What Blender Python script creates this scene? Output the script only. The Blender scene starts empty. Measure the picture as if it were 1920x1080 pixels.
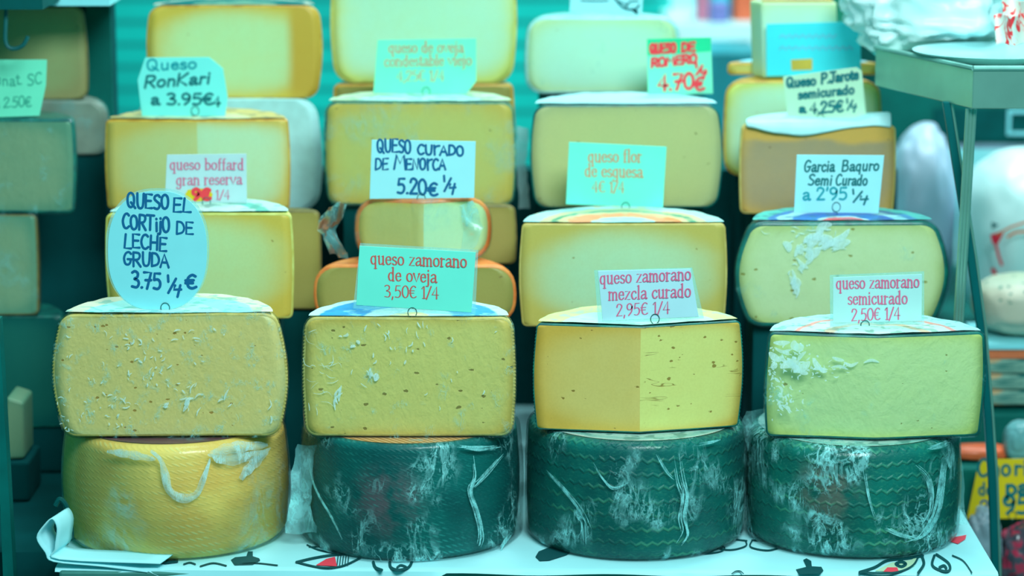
import bpy, bmesh, math, random
from mathutils import Vector, noise
from math import sin, cos, pi, radians, sqrt, atan2
random.seed(7)
SC = bpy.context.scene
COL = SC.collection

# ------------------------------------------------------------------ camera
FPX, DIST, PITCH = 5200.0, 2.78, radians(11.0)
TZ = 0.277                                   # height the camera looks at, at depth 0
CAM = Vector((0, -DIST * cos(PITCH), TZ + DIST * sin(PITCH)))
FWD = Vector((0, cos(PITCH), -sin(PITCH))); UP = Vector((0, sin(PITCH), cos(PITCH))); RT = Vector((1, 0, 0))
cd = bpy.data.cameras.new('camera'); cam = bpy.data.objects.new('camera', cd); COL.objects.link(cam)
cam.location = CAM; cam.rotation_euler = (pi / 2 - PITCH, 0, 0)
cd.sensor_width = 36; cd.lens = 36 * FPX / 1920; cd.clip_end = 60
cd.dof.use_dof = True; cd.dof.focus_distance = DIST + 0.02; cd.dof.aperture_fstop = 3.0
SC.camera = cam
SC.view_settings.view_transform = 'Standard'; SC.view_settings.look = 'None'
SC.view_settings.exposure = 0.0; SC.view_settings.gamma = 1.0
try: SC.view_settings.use_curve_mapping = False
except Exception: pass

# ------------------------------------------------------------------ light
W = bpy.data.worlds.new('world'); SC.world = W; W.use_nodes = True
bg = W.node_tree.nodes['Background']; bg.inputs[0].default_value = (0.06, 0.62, 0.62, 1); bg.inputs[1].default_value = 0.45
def area(name, loc, aim, size, power, col, sy=None):
    l = bpy.data.lights.new(name, 'AREA'); l.energy = power; l.color = col; l.shape = 'RECTANGLE'; l.size = size; l.size_y = sy or size
    o = bpy.data.objects.new(name, l); COL.objects.link(o); o.location = loc
    o.rotation_euler = (Vector(aim) - Vector(loc)).to_track_quat('-Z', 'Y').to_euler(); return o
area('stall_lamp_front', (0.45, -1.7, 1.75), (0.05, 0.1, 0.24), 1.0, 60, (0.78, 0.97, 0.96), 0.6)
area('stall_lamp_overhead', (0.05, 0.15, 1.75), (0.0, 0.2, 0.3), 1.1, 10, (0.8, 1.0, 0.98), 0.5)
area('market_lamp_back', (0.7, 1.1, 2.3), (0.3, 1.9, 0.9), 1.0, 60, (0.9, 1.0, 1.0))

# ------------------------------------------------------------------ projection helpers: a point of the place seen along a ray at depth Y or height z
def ray(px, py): return FWD + RT * ((px - 960) / FPX) + UP * ((540 - py) / FPX)
def P(px, py, Y):
    d = ray(px, py); return CAM + d * ((Y - CAM.y) / d.y)
def Pz(px, py, z):
    d = ray(px, py); return CAM + d * ((z - CAM.z) / d.z)

# ------------------------------------------------------------------ materials
def s2l(c): return c / 12.92 if c <= 0.04045 else ((c + 0.055) / 1.055) ** 2.4
def rgb(r, g, b, k=1.0):
    return (min(1, s2l(r / 255) * k * 1.08), min(1, s2l(g / 255) * k), min(1, s2l(b / 255) * k), 1)
class Mat:
    def __init__(s, name):
        s.m = bpy.data.materials.new(name); s.m.use_nodes = True; s.t = s.m.node_tree
        s.b = s.t.nodes['Principled BSDF']; s.out = s.t.nodes['Material Output']
    def put(s, sock, v):
        if isinstance(v, bpy.types.NodeSocket): s.t.links.new(v, sock)
        elif isinstance(v, (tuple, list)) and sock.type == 'RGBA' and len(v) == 3: sock.default_value = (*v, 1)
        else: sock.default_value = v
    def n(s, typ, ins=(), out=0, **kw):
        nd = s.t.nodes.new('ShaderNode' + typ)
        for k, v in kw.items(): setattr(nd, k, v)
        for k, v in (ins.items() if isinstance(ins, dict) else enumerate(ins)): s.put(nd.inputs[k], v)
        return nd.outputs[out]
    def math(s, op, a, b=0.0, c=0.0, clamp=False):
        return s.n('Math', [a, b, c], operation=op, use_clamp=clamp)
    def co(s, which='Object'): return s.n('TexCoord', out=which)
    def map(s, v, sc=(1, 1, 1), rot=(0, 0, 0), loc=(0, 0, 0)):
        return s.n('Mapping', {'Vector': v, 'Scale': sc, 'Rotation': rot, 'Location': loc})
    def noise(s, v, scale, detail=2.0, rough=0.5, dist=0.0):
        return s.n('TexNoise', {'Vector': v, 'Scale': scale, 'Detail': detail, 'Roughness': rough, 'Distortion': dist})
    def rng(s, v, a, b, c=0.0, d=1.0, smooth=True):
        return s.n('MapRange', {0: v, 1: a, 2: b, 3: c, 4: d}, interpolation_type='SMOOTHSTEP' if smooth else 'LINEAR')
    def mix(s, f, a, b):
        nd = s.t.nodes.new('ShaderNodeMix'); nd.data_type = 'RGBA'
        s.put(nd.inputs[0], f); s.put(nd.inputs[6], a); s.put(nd.inputs[7], b); return nd.outputs[2]
    def bump(s, h, strength=0.4, dist=0.002):
        return s.n('Bump', {'Height': h, 'Strength': strength, 'Distance': dist})
    def set(s, **kw):
        names = dict(color='Base Color', rough='Roughness', metal='Metallic', normal='Normal', spec='Specular IOR Level', coat='Coat Weight', coatr='Coat Roughness', alpha='Alpha', sheen='Sheen Weight')
        for k, v in kw.items(): s.put(s.b.inputs[names[k]], v)
        return s
def simple(name, col, rough=0.6, metal=0.0, spec=0.4, var=0.12, scale=25):
    m = Mat(name); c = m.co()
    f = m.noise(c, scale, 3); dark = tuple(x * (1 - var * 2) for x in col[:3]) + (1,)
    m.set(color=m.mix(m.rng(f, 0.3, 0.7), dark, col), rough=rough, metal=metal, spec=spec)
    return m.m

def paste(name, centre, edge, px=5, pz=4, specks=60, speck_size=0.16, speck_gate=0.6, hole=(90, 70, 10), mott=0.35, rough=0.42, crack=0.0, stripe=None, topband=None):
    m = Mat(name); g = m.co('Generated'); o = m.co('Object')
    sx = m.n('SeparateXYZ', [g], 0); sz = m.n('SeparateXYZ', [g], 2)
    wob = m.math('MULTIPLY', m.math('SUBTRACT', m.noise(o, 14, 3), 0.5), 0.22)
    def ax(v, p):
        a = m.math('ABSOLUTE', m.math('SUBTRACT', m.math('MULTIPLY', v, 2.0), 1.0))
        return m.math('POWER', m.math('MAXIMUM', m.math('ADD', a, wob), 0.0), p)
    e = m.rng(m.math('ADD', ax(sx, px), ax(sz, pz)), 0.06, 1.15)
    col = m.mix(e, centre, edge)
    if stripe: col = m.mix(m.rng(m.math('ADD', sx, m.math('MULTIPLY', wob, 0.12)), stripe[0] - 0.04, stripe[0] + 0.04), col, rgb(*stripe[1]))
    if topband: col = m.mix(m.rng(m.math('ADD', sz, m.math('ADD', wob, m.math('MULTIPLY', m.math('SUBTRACT', m.noise(o, 9, 2), 0.5), 0.35))), topband[0] - 0.04, topband[0] + 0.04), col, rgb(*topband[1]))
    mot = m.rng(m.noise(o, 55, 4), 0.35, 0.7)
    col = m.mix(m.math('MULTIPLY', mot, mott * 0.6), col, m.mix(0.6, col, edge))
    fine = m.math('MULTIPLY', m.rng(m.noise(o, 420, 2), 0.3, 0.75), 0.12)
    col = m.mix(fine, col, m.mix(0.5, col, rgb(*hole)))
    vo = m.t.nodes.new('ShaderNodeTexVoronoi'); m.put(vo.inputs['Vector'], m.map(o, (1, 1, 1.7))); vo.inputs['Scale'].default_value = specks * 1.5; vo.inputs['Randomness'].default_value = 1.0
    d = m.math('ADD', vo.outputs['Distance'], m.math('MULTIPLY', m.math('SUBTRACT', m.noise(o, 260, 3), 0.5), 0.55))
    gate = m.math('GREATER_THAN', m.n('SeparateXYZ', [vo.outputs['Color']], 0), speck_gate)
    size = m.math('MULTIPLY', m.math('POWER', m.n('SeparateXYZ', [vo.outputs['Color']], 1), 2.0), speck_size * 0.9)
    hm = m.math('MULTIPLY', m.rng(m.math('SUBTRACT', d, size), 0.0, 0.07, 1, 0), gate)
    if crack:
        cn = m.noise(m.map(o, (14, 14, 85)), 1.0, 2, 0.5, 0.4)
        cr = m.rng(m.math('ABSOLUTE', m.math('SUBTRACT', cn, 0.5)), 0.0, 0.012, 1, 0)
        cg = m.rng(m.noise(m.map(o, (26, 26, 40), loc=(3, 1, 2)), 1, 1), 0.57, 0.64)
        hm = m.math('MAXIMUM', hm, m.math('MULTIPLY', m.math('MULTIPLY', cr, cg), crack))
    col = m.mix(m.math('MULTIPLY', hm, 0.8), col, rgb(*hole))
    h = m.math('SUBTRACT', m.math('ADD', m.math('MULTIPLY', m.noise(o, 160, 4), 0.3), m.math('MULTIPLY', m.noise(o, 30, 2), 0.5)), hm)
    m.set(color=col, rough=rough, spec=0.35, normal=m.bump(h, 0.35, 0.0012))
    return m.m

def rind(name, col, dark, scale=60, rough=0.55, wrap=0.0):
    m = Mat(name); o = m.co()
    f = m.rng(m.noise(o, scale, 4), 0.3, 0.7); f2 = m.rng(m.noise(o, 12, 3), 0.4, 0.65)
    c = m.mix(m.math('MULTIPLY', f2, 0.5), m.mix(f, dark, col), dark)
    m.set(color=c, rough=rough, spec=0.4, coat=wrap, coatr=0.15, normal=m.bump(m.noise(o, 120, 4), 0.4, 0.001))
    return m.m

def woven(name, base, line, mid, rows=58.0, amp=0.0035, per=0.0135, diag=False, patch=None):
    """rind with the press marks of an esparto belt: zigzag rows (or a diagonal basket weave) running round the wheel"""
    m = Mat(name); o = m.co(); s = m.t.nodes.new('ShaderNodeSeparateXYZ'); m.put(s.inputs[0], o)
    th = m.math('MULTIPLY', m.math('ARCTAN2', s.outputs[1], s.outputs[0]), 0.113)
    wob = m.math('MULTIPLY', m.math('SUBTRACT', m.noise(o, 28, 3), 0.5), 0.007)
    z = m.math('ADD', s.outputs[2], wob)
    if diag:
        a = m.math('SINE', m.math('MULTIPLY', m.math('ADD', th, m.math('MULTIPLY', z, 1.7)), 900))
        b = m.math('SINE', m.math('MULTIPLY', z, 2 * pi * rows * 2))
        ln = m.rng(m.math('MULTIPLY', m.math('ADD', m.math('MULTIPLY', a, 0.5), 0.5), m.math('ADD', m.math('MULTIPLY', b, 0.5), 0.5)), 0.2, 0.8)
    else:
        tri = m.math('PINGPONG', th, per / 2)
        zz = m.math('MULTIPLY', m.math('ADD', z, m.math('MULTIPLY', tri, amp / per * 2)), rows)
        fr = m.math('ABSOLUTE', m.math('SUBTRACT', m.math('FRACT', zz), 0.5))
        ln = m.rng(fr, 0.02, 0.17, 1, 0)
    gate = m.rng(m.noise(o, 26, 4, 0.6), 0.42, 0.72)
    col = m.mix(m.rng(m.noise(o, 22, 4), 0.35, 0.7), base, mid)
    if patch:
        pm = m.rng(m.n('VectorMath', [o, patch[0]], 1, operation='DISTANCE'), 0.012, 0.05, 0.75, 0)
        pm = m.math('MULTIPLY', pm, m.rng(m.noise(o, 45, 4), 0.35, 0.6)); col = m.mix(pm, col, patch[1])
    fine = m.rng(m.noise(m.map(o, (1, 1, 3)), 260, 3), 0.5, 0.75)
    col = m.mix(m.math('MULTIPLY', fine, 0.25), col, line)
    col = m.mix(m.math('MULTIPLY', m.math('MULTIPLY', ln, gate), 0.75), col, line)
    h = m.math('ADD', ln, m.math('MULTIPLY', m.noise(o, 240, 3), 0.5))
    m.set(color=col, rough=0.45, spec=0.25, normal=m.bump(h, 0.25 if diag else 0.6, 0.0015))
    return m.m

def film(name, amount=0.5, scale=22, stretch=(1, 1, 0.35), rot=(0.2, 0.5, 0.3), haze=0.03, gate=(0.45, 0.7), sharp=0.10, gloss=0.5, tint=(150, 240, 242), seed=0.0, bk=0.45):
    """cling film: clear, glossy, whitish where it creases"""
    m = Mat(name); o = m.map(m.co(), (1, 1, 1), loc=(seed, seed * 0.7, seed * 1.3))
    mp = m.map(o, stretch, rot)
    n1 = m.noise(mp, scale, 5, 0.62, 0.9); n2 = m.noise(m.map(o, (1, 1, 0.6), (0.9, 0.1, 1.2)), scale * 2.6, 4, 0.6, 0.6)
    r1 = m.rng(m.math('ABSOLUTE', m.math('SUBTRACT', n1, 0.5)), 0, sharp, 1, 0)
    r2 = m.rng(m.math('ABSOLUTE', m.math('SUBTRACT', n2, 0.5)), 0, sharp * 0.7, 1, 0)
    g = m.rng(m.noise(o, scale * 0.55, 3), gate[0], gate[1])
    mask = m.math('MULTIPLY', m.math('ADD', m.math('MULTIPLY', r1, 0.7), m.math('MULTIPLY', r2, 0.6)), g)
    fac = m.math('ADD', m.math('MULTIPLY', mask, amount), haze, clamp=True)
    bp = m.bump(m.math('ADD', n1, m.math('MULTIPLY', n2, 0.5)), bk, 0.003)
    tr = m.n('BsdfTransparent', [(0.97, 1.0, 1.0, 1)])
    m.set(color=rgb(*tint), rough=0.25, spec=0.6, normal=bp)
    gl = m.n('BsdfGlossy', {'Color': (0.9, 1, 1, 1), 'Roughness': 0.16, 'Normal': bp})
    sh = m.n('MixShader', [fac, tr, m.b.outputs[0]])
    lw = m.n('Fresnel', {'IOR': 1.35, 'Normal': bp})
    sh = m.n('MixShader', [m.math('MULTIPLY', lw, gloss, clamp=True), sh, gl])
    m.t.links.new(sh, m.out.inputs[0]); return m.m

def disc_label(name, bands, spin=9, ink=(30, 90, 110), seed=0.0):
    """printed paper label: concentric rings, the middle rings broken up by print"""
    m = Mat(name); o = m.co(); s = m.t.nodes.new('ShaderNodeSeparateXYZ'); m.put(s.inputs[0], o)
    flat = m.n('CombineXYZ', [s.outputs[0], s.outputs[1], 0.0])
    r = m.n('VectorMath', [flat], 1, operation='LENGTH')
    r = m.math('ADD', r, m.math('MULTIPLY', m.math('SUBTRACT', m.noise(flat, 40, 2), 0.5), 0.012))
    col = rgb(*bands[0][1])
    for rr, c in bands[1:]:
        col = m.mix(m.rng(r, rr - 0.002, rr + 0.002), col, rgb(*c))
    pr = m.math('MULTIPLY', m.rng(m.noise(m.map(flat, (60, 60, 1), loc=(seed, seed, 0)), 1, 2), 0.55, 0.6), 0.55)
    col = m.mix(pr, col, rgb(*ink))
    m.set(color=col, rough=0.35, spec=0.5, normal=m.bump(m.noise(o, 60, 3), 0.5, 0.003)); return m.m

WHITE = rgb(172, 244, 250)
M_card = simple('white_card', rgb(160, 236, 246), 0.5, var=0.02)
M_card_blue = simple('pale_blue_card', rgb(135, 228, 238), 0.5, var=0.02)
M_card_lilac = simple('pale_lilac_card', rgb(178, 228, 240), 0.5, var=0.02)
M_card_grey = simple('pale_grey_card', rgb(172, 228, 228), 0.5, var=0.02)
M_card_green = simple('green_card', rgb(110, 238, 218), 0.5, var=0.02)
M_card_mint = simple('mint_card', rgb(120, 242, 205), 0.5, var=0.03)
M_card_cream = simple('cream_card', rgb(185, 232, 200), 0.5, var=0.03)
M_card_cyan = simple('cyan_card', rgb(60, 225, 240), 0.5, var=0.03)
M_card_yellow = simple('yellow_card', rgb(225, 200, 20), 0.5, var=0.03)
M_card_deepgreen = simple('deep_green_card', rgb(20, 215, 150), 0.5, var=0.03)
M_ink = simple('dark_blue_ink', rgb(0, 98, 150), 0.5, var=0.02)
M_ink_teal = simple('teal_ink', rgb(0, 112, 118), 0.5, var=0.02)
M_ink_brightteal = simple('bright_teal_ink', rgb(0, 155, 168), 0.5, var=0.02)
M_ink_red = simple('red_ink', rgb(205, 95, 90), 0.5, var=0.02)
M_ink_pink = simple('pink_red_ink', rgb(215, 105, 145), 0.5, var=0.02)
M_ink_scarlet = simple('scarlet_ink', rgb(245, 60, 70), 0.5, var=0.02)
M_ink_orange = simple('faded_orange_ink', rgb(205, 150, 110), 0.5, var=0.02)
M_sleeve = film('clear_sleeve', 0.10, 30, haze=0.22, gloss=0.5)
M_wire = simple('dark_wire', rgb(70, 130, 130), 0.3, metal=0.8)
M_steel = simple('brushed_steel', rgb(150, 205, 190), 0.3, metal=0.75, var=0.05)
M_steel_dark = simple('dark_steel', rgb(0, 105, 108), 0.35, metal=0.3, var=0.05)
M_dark = simple('dark_teal_board', rgb(0, 86, 86), 0.8, var=0.1, spec=0.12)
M_dark2 = simple('dark_green_board', rgb(0, 108, 100), 0.7, var=0.1, spec=0.15)
M_darkest = simple('black_teal_panel', rgb(0, 76, 79), 0.8, var=0.06, spec=0.1)
M_white_paper = simple('white_wrapping_paper', rgb(175, 238, 240), 0.5, var=0.06, scale=60)
M_bag = simple('white_plastic_bag', rgb(205, 250, 252), 0.35, var=0.03, scale=15)
M_bag_lilac = simple('lilac_white_bag', rgb(185, 216, 240), 0.35, var=0.06, scale=15)

# ------------------------------------------------------------------ object helpers
def root_loc(o):
    v = Vector((0, 0, 0))
    while o is not None: v += Vector(o.location); o = o.parent
    return v
def tag(o, label, cat, group=None, kind=None):
    if label: o['label'] = label
    if cat: o['category'] = cat
    if group: o['group'] = group
    if kind: o['kind'] = kind
    return o
def thing(name, label, cat, loc, group=None):
    o = bpy.data.objects.new(name, None); COL.objects.link(o); o.location = loc; o.empty_display_size = 0.02
    return tag(o, label, cat, group)
def mesh(name, V, F, mats, parent=None, loc=None, smooth=True, mi=None, auto=40, label=None):
    base = root_loc(parent) if parent is not None else Vector(loc if loc is not None else (0, 0, 0))
    me = bpy.data.meshes.new(name); me.from_pydata([tuple(Vector(v) - base) for v in V], [], F)
    for mm in (mats if isinstance(mats, (list, tuple)) else [mats]): me.materials.append(mm)
    if mi: me.polygons.foreach_set('material_index', mi)
    bm = bmesh.new(); bm.from_mesh(me); bmesh.ops.recalc_face_normals(bm, faces=bm.faces); bm.to_mesh(me); bm.free()
    if smooth:
        me.polygons.foreach_set('use_smooth', [True] * len(me.polygons))
        try: me.set_sharp_from_angle(angle=radians(auto))
        except Exception: pass
    o = bpy.data.objects.new(name, me); COL.objects.link(o)
    if parent is not None: o.parent = parent
    else: o.location = base
    if label: o['label'] = label
    return o
class Geo:
    nudge = None
    def __init__(s): s.V = []; s.F = []; s.mi = []; s.count = 0
    def add(s, V, F, mi=0):
        k = len(s.V); V = [Vector(v) for v in V]
        if s.nudge: s.count += 1; V = [v + s.nudge * s.count for v in V]
        s.V += V; s.F += [tuple(i + k for i in f) for f in F]; s.mi += [mi] * len(F); return s
    def box(s, a, b, mi=0):
        x0, y0, z0 = a; x1, y1, z1 = b
        return s.add([(x0, y0, z0), (x1, y0, z0), (x1, y1, z0), (x0, y1, z0), (x0, y0, z1), (x1, y0, z1), (x1, y1, z1), (x0, y1, z1)],
              [(0, 3, 2, 1), (4, 5, 6, 7), (0, 1, 5, 4), (1, 2, 6, 5), (2, 3, 7, 6), (3, 0, 4, 7)], mi)
    def prism(s, pts, d, mi=0):
        """closed outline pts (3D) pushed along vector d"""
        n = len(pts); d = Vector(d); V = [Vector(p) for p in pts] + [Vector(p) + d for p in pts]
        return s.add(V, [tuple(range(n)), tuple(range(2 * n - 1, n - 1, -1))] + [(i, (i + 1) % n, n + (i + 1) % n, n + i) for i in range(n)], mi)
    def tube(s, pts, r, n=8, mi=0, closed=False):
        pts = [Vector(p) for p in pts]; m = len(pts); rings = []
        for i, p in enumerate(pts):
            a = pts[(i - 1) % m] if (i or closed) else p; b = pts[(i + 1) % m] if (i < m - 1 or closed) else p
            t = (b - a).normalized(); u = t.cross(Vector((0.13, 1, 0.07)))
            if u.length < 1e-4: u = t.cross(Vector((1, 0, 0)))
            u.normalize(); w = t.cross(u); rr = r[i] if isinstance(r, (list, tuple)) else r
            rings.append([p + (u * cos(2 * pi * k / n) + w * sin(2 * pi * k / n)) * rr for k in range(n)])
        V = [v for q in rings for v in q]; F = []
        for i in range(m if closed else m - 1):
            j = (i + 1) % m
            for k in range(n): F.append((i * n + k, i * n + (k + 1) % n, j * n + (k + 1) % n, j * n + k))
        if not closed: F += [tuple(range(n - 1, -1, -1)), tuple((m - 1) * n + k for k in range(n))]
        return s.add(V, F, mi)
    def build(s, name, mats, parent=None, loc=None, **k):
        return mesh(name, s.V, s.F, mats, parent, loc, mi=s.mi if isinstance(mats, (list, tuple)) else None, **k)
def bevel(o, w=0.002, seg=2):
    b = o.modifiers.new('bevel', 'BEVEL'); b.width = w; b.segments = seg; b.limit_method = 'ANGLE'; return o

# ------------------------------------------------------------------ cheeses
def profile(R, h, bulge=0.006, corner=0.010, ripple=0.0, per=0.0036, crown=0.0, n=34, like=0.0):
    """outline from bottom axis to top axis: (r, z)"""
    rb = R - bulge; c = min(corner, h * 0.3); pts = [(0.0, 0.0), (rb * 0.5, 0.0)]
    for i in range(6):
        a = -pi / 2 + (pi / 2) * i / 5; pts.append((rb - c + c * cos(a) + bulge * sin(pi * c / h) * (i / 5), c + c * sin(a)))
    m = n if not (ripple or like) else int((h - 2 * c) / per * 5)
    for i in range(1, m):
        z = c + (h - 2 * c) * i / m; pts.append((rb + bulge * sin(pi * z / h) + ripple * sin(2 * pi * z / per), z))
    for i in range(6):
        a = (pi / 2) * i / 5; pts.append((rb - c + c * cos(a) + bulge * sin(pi * c / h) * (1 - i / 5), h - c + c * sin(a)))
    pts += [(rb * 0.5, h + crown * 0.7), (0.0, h + crown)]
    return pts
def inset(prof, t):
    n = len(prof); out = []
    for i, (r, z) in enumerate(prof):
        a = prof[max(0, i - 1)]; b = prof[min(n - 1, i + 1)]
        tx, tz = b[0] - a[0], b[1] - a[1]; L = sqrt(tx * tx + tz * tz) or 1
        out.append((max(0.0, r - t * tz / L), z + t * tx / L))
    out[0] = (0.0, prof[0][1] + t); out[-1] = (0.0, prof[-1][1] - t); return out
def warp(p, amp, seed):
    if not amp: return p
    q = Vector((p.x * 9 + seed, p.y * 9, p.z * 9)); v = noise.noise_vector(q) * amp
    return p + Vector((v.x, v.y, v.z * 0.6))
def revolve(prof, cen, a0, a1, amp=0, seed=0, n=40, caps=True):
    """solid of revolution over angles a0..a1 (degrees); caps are the cut faces"""
    full = abs(a1 - a0) >= 359.9; g = Geo(); m = n if full else n + 1; k = len(prof)
    V = []
    for j in range(m):
        a = radians(a0 + (a1 - a0) * j / n)
        for r, z in prof: V.append(warp(Vector((cen[0] + r * cos(a), cen[1] + r * sin(a), cen[2] + z)), amp, seed))
    F = []
    for j in range(n):
        jj = (j + 1) % m
        for i in range(k - 1):
            q = (j * k + i, jj * k + i, jj * k + i + 1, j * k + i + 1)
            F.append(q)
    g.add(V, F)
    if not full and caps:
        c = 10
        for a, idx in ((radians(a0), 1), (radians(a1), 2)):
            G = [warp(Vector((cen[0] + r * q / c * cos(a), cen[1] + r * q / c * sin(a), cen[2] + z)), amp, seed) for r, z in prof for q in range(c + 1)]
            g.add(G, [(i * (c + 1) + q, i * (c + 1) + q + 1, (i + 1) * (c + 1) + q + 1, (i + 1) * (c + 1) + q) for i in range(k - 1) for q in range(c)], idx)
    return g
def merge(o, d=0.00005):
    bm = bmesh.new(); bm.from_mesh(o.data); bmesh.ops.remove_doubles(bm, verts=bm.verts, dist=d)
    bmesh.ops.dissolve_degenerate(bm, edges=bm.edges, dist=1e-6); bmesh.ops.recalc_face_normals(bm, faces=bm.faces); bm.to_mesh(o.data); bm.free(); return o

INFO = {}
def half_cheese(key, name, label, box, Y, mats, rt=0.002, dl=0, dr=0, xc=None, bulge=0.006, corner=0.010, ripple=0.0, amp=0.0012,
                filmm=None, topm=None, top_r=0.86, depth=None, crown=0.0, group=None, cat='cheese', z0=None, sq=None):
    """cut cheese: x0,x1,ytop,ybottom of its cut face in the photograph at depth Y; dl/dr turn the two cut faces back (degrees)"""
    x0, x1, yt, yb = box; xm = xc if xc else (x0 + x1) / 2
    A = P(xm, yb, Y); B = P(xm, yt, Y); R = (P(x1, yt, Y).x - P(x0, yt, Y).x) / 2 / max(0.5, (cos(radians(dl)) + cos(radians(dr))) / 2)
    zb = A.z if z0 is None else z0; h = B.z - zb; cen = (A.x, Y, zb); seed = len(INFO) * 3.7
    t = thing(name, label, cat, cen, group)
    pr = profile(R, h, bulge, corner, ripple, crown=crown); pp = profile(R, h, bulge, corner, 0, crown=crown, like=ripple); pi_ = inset(pp, rt)
    flat = (depth / R) if depth else 1.0
    def sqz(g):
        if flat != 1.0:
            for v in g.V: v.y = Y + (v.y - Y) * flat
        return g
    a0, a1 = dr, 180 - dl
    ps = mats['paste'] if isinstance(mats['paste'], (list, tuple)) else [mats['paste'], mats['paste']]
    g = sqz(revolve(pi_, cen, a0, a1, amp, seed)); g.mi = [0 if i != 2 else 1 for i in g.mi]
    merge(g.build('paste', list(ps), t, auto=50))
    g = sqz(revolve(pr, cen, a0, a1, amp, seed, caps=False))
    for aa in (a0, a1):
        a = radians(aa); o_ = []; i_ = []
        for (r, z), (r2, z2) in zip(pr, pi_):
            o_.append(warp(Vector((cen[0] + r * cos(a), cen[1] + r * sin(a) , cen[2] + z)), amp, seed))
            i_.append(warp(Vector((cen[0] + r2 * cos(a), cen[1] + r2 * sin(a), cen[2] + z2)), amp, seed))
        for q in (o_, i_):
            for v in q: v.y = Y + (v.y - Y) * flat
        k = len(o_); g.add(o_ + i_, [(i, i + 1, k + i + 1, k + i) for i in range(k - 1)])
    merge(g.build('rind', mats['rind'], t, auto=50))
    if filmm:
        pf = inset(profile(R, h, bulge, corner, 0, crown=crown), -0.0016); g = sqz(revolve(pf, (cen[0], cen[1] - 0.0016, cen[2]), a0 - 0.0, a1 + 0.0, amp, seed))
        # the film stops short of the underside
        merge(g.build('plastic_film', filmm, t, auto=60))
    if topm:
        n = 36; rr = (R - bulge) * top_r; V = []; F = []
        rings = 6
        for q in range(rings + 1):
            for j in range(n + 1):
                a = radians(a0 + 2 + (a1 - a0 - 4) * j / n); r = rr * q / rings
                zz = h + crown + 0.0018 + 0.0012 * noise.noise(Vector((r * 60 * cos(a), r * 60 * sin(a), seed)))
                v = Vector((cen[0] + r * cos(a), cen[1] + 0.001 + r * sin(a) * flat, cen[2] + zz)); V.append(v)
        for q in range(rings):
            for j in range(n): F.append((q * (n + 1) + j, q * (n + 1) + j + 1, (q + 1) * (n + 1) + j + 1, (q + 1) * (n + 1) + j))
        mesh('top_label', V, F, topm, t)
    INFO[key] = dict(root=t, top=cen[2] + h + crown, bottom=zb, cen=cen, R=R, h=h, Y=Y, depth=(depth or R))
    return t

def block(key, label, front=0.012, inset_=0.82, mat=None, back=None):
    """plain box that carries a cheese of the back rows"""
    i = INFO[key]; x = i['R'] * inset_; c = i['cen'][0]
    g = Geo().box((c - x, i['Y'] + front, 0.0015), (c + x, i['Y'] + (back or max(0.05, i['depth'] * 0.85)), i['bottom'] - 0.0008))
    t = g.build('display_block', mat or M_darkest, loc=(c, i['Y'] + 0.04, 0.0015), smooth=False)
    tag(t, label, 'display block'); bevel(t, 0.003); return t

# ------------------------------------------------------------------ pen strokes and lettering
def smooth_pts(p, n=5):
    if len(p) < 3: return p
    out = []; closed = (Vector(p[0]) - Vector(p[-1])).length < 1e-6
    for i in range(len(p) - 1):
        p1, p2 = p[i], p[i + 1]
        p0 = p[i - 1] if i else (p[-2] if closed else p1); p3 = p[i + 2] if i + 2 < len(p) else (p[1] if closed else p2)
        for k in range(n):
            t = k / n
            out.append(tuple(0.5 * (2 * b + (c - a) * t + (2 * a - 5 * b + 4 * c - d) * t * t + (3 * b - a - 3 * c + d) * t ** 3) for a, b, c, d in zip(p0, p1, p2, p3)))
    out.append(tuple(p[-1])); return out
def stroke(g, pts, wfun, mp, cap=True, mi=0):
    """flat ribbon along 2D pts; wfun(dx,dy,t) -> half width; mp maps 2D to 3D"""
    q = [pts[0]]
    for p in pts[1:]:
        if (p[0] - q[-1][0]) ** 2 + (p[1] - q[-1][1]) ** 2 > 1e-6: q.append(p)
    if len(q) < 2: return
    n = len(q); V = []; F = []
    for i in range(n):
        a = q[max(0, i - 1)]; b = q[min(n - 1, i + 1)]; dx, dy = b[0] - a[0], b[1] - a[1]; L = sqrt(dx * dx + dy * dy) or 1; dx /= L; dy /= L
        w = wfun(dx, dy, i / (n - 1)); V.append((q[i][0] - dy * w, q[i][1] + dx * w)); V.append((q[i][0] + dy * w, q[i][1] - dx * w))
    for i in range(n - 1): F.append((2 * i, 2 * i + 1, 2 * i + 3, 2 * i + 2))
    g.add([mp(*v) for v in V], F, mi)
    if cap:
        for c, d in ((q[0], q[1]), (q[-1], q[-2])):
            L = sqrt((c[0] - d[0]) ** 2 + (c[1] - d[1]) ** 2) or 1; w = wfun((c[0] - d[0]) / L, (c[1] - d[1]) / L, 0)
            g.add([mp(c[0] + w * cos(2 * pi * k / 10), c[1] + w * sin(2 * pi * k / 10)) for k in range(10)], [tuple(range(10))], mi)
def fill(g, pts, mp, mi=0):
    g.add([mp(*p) for p in pts], [tuple(range(len(pts)))], mi)

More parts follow.
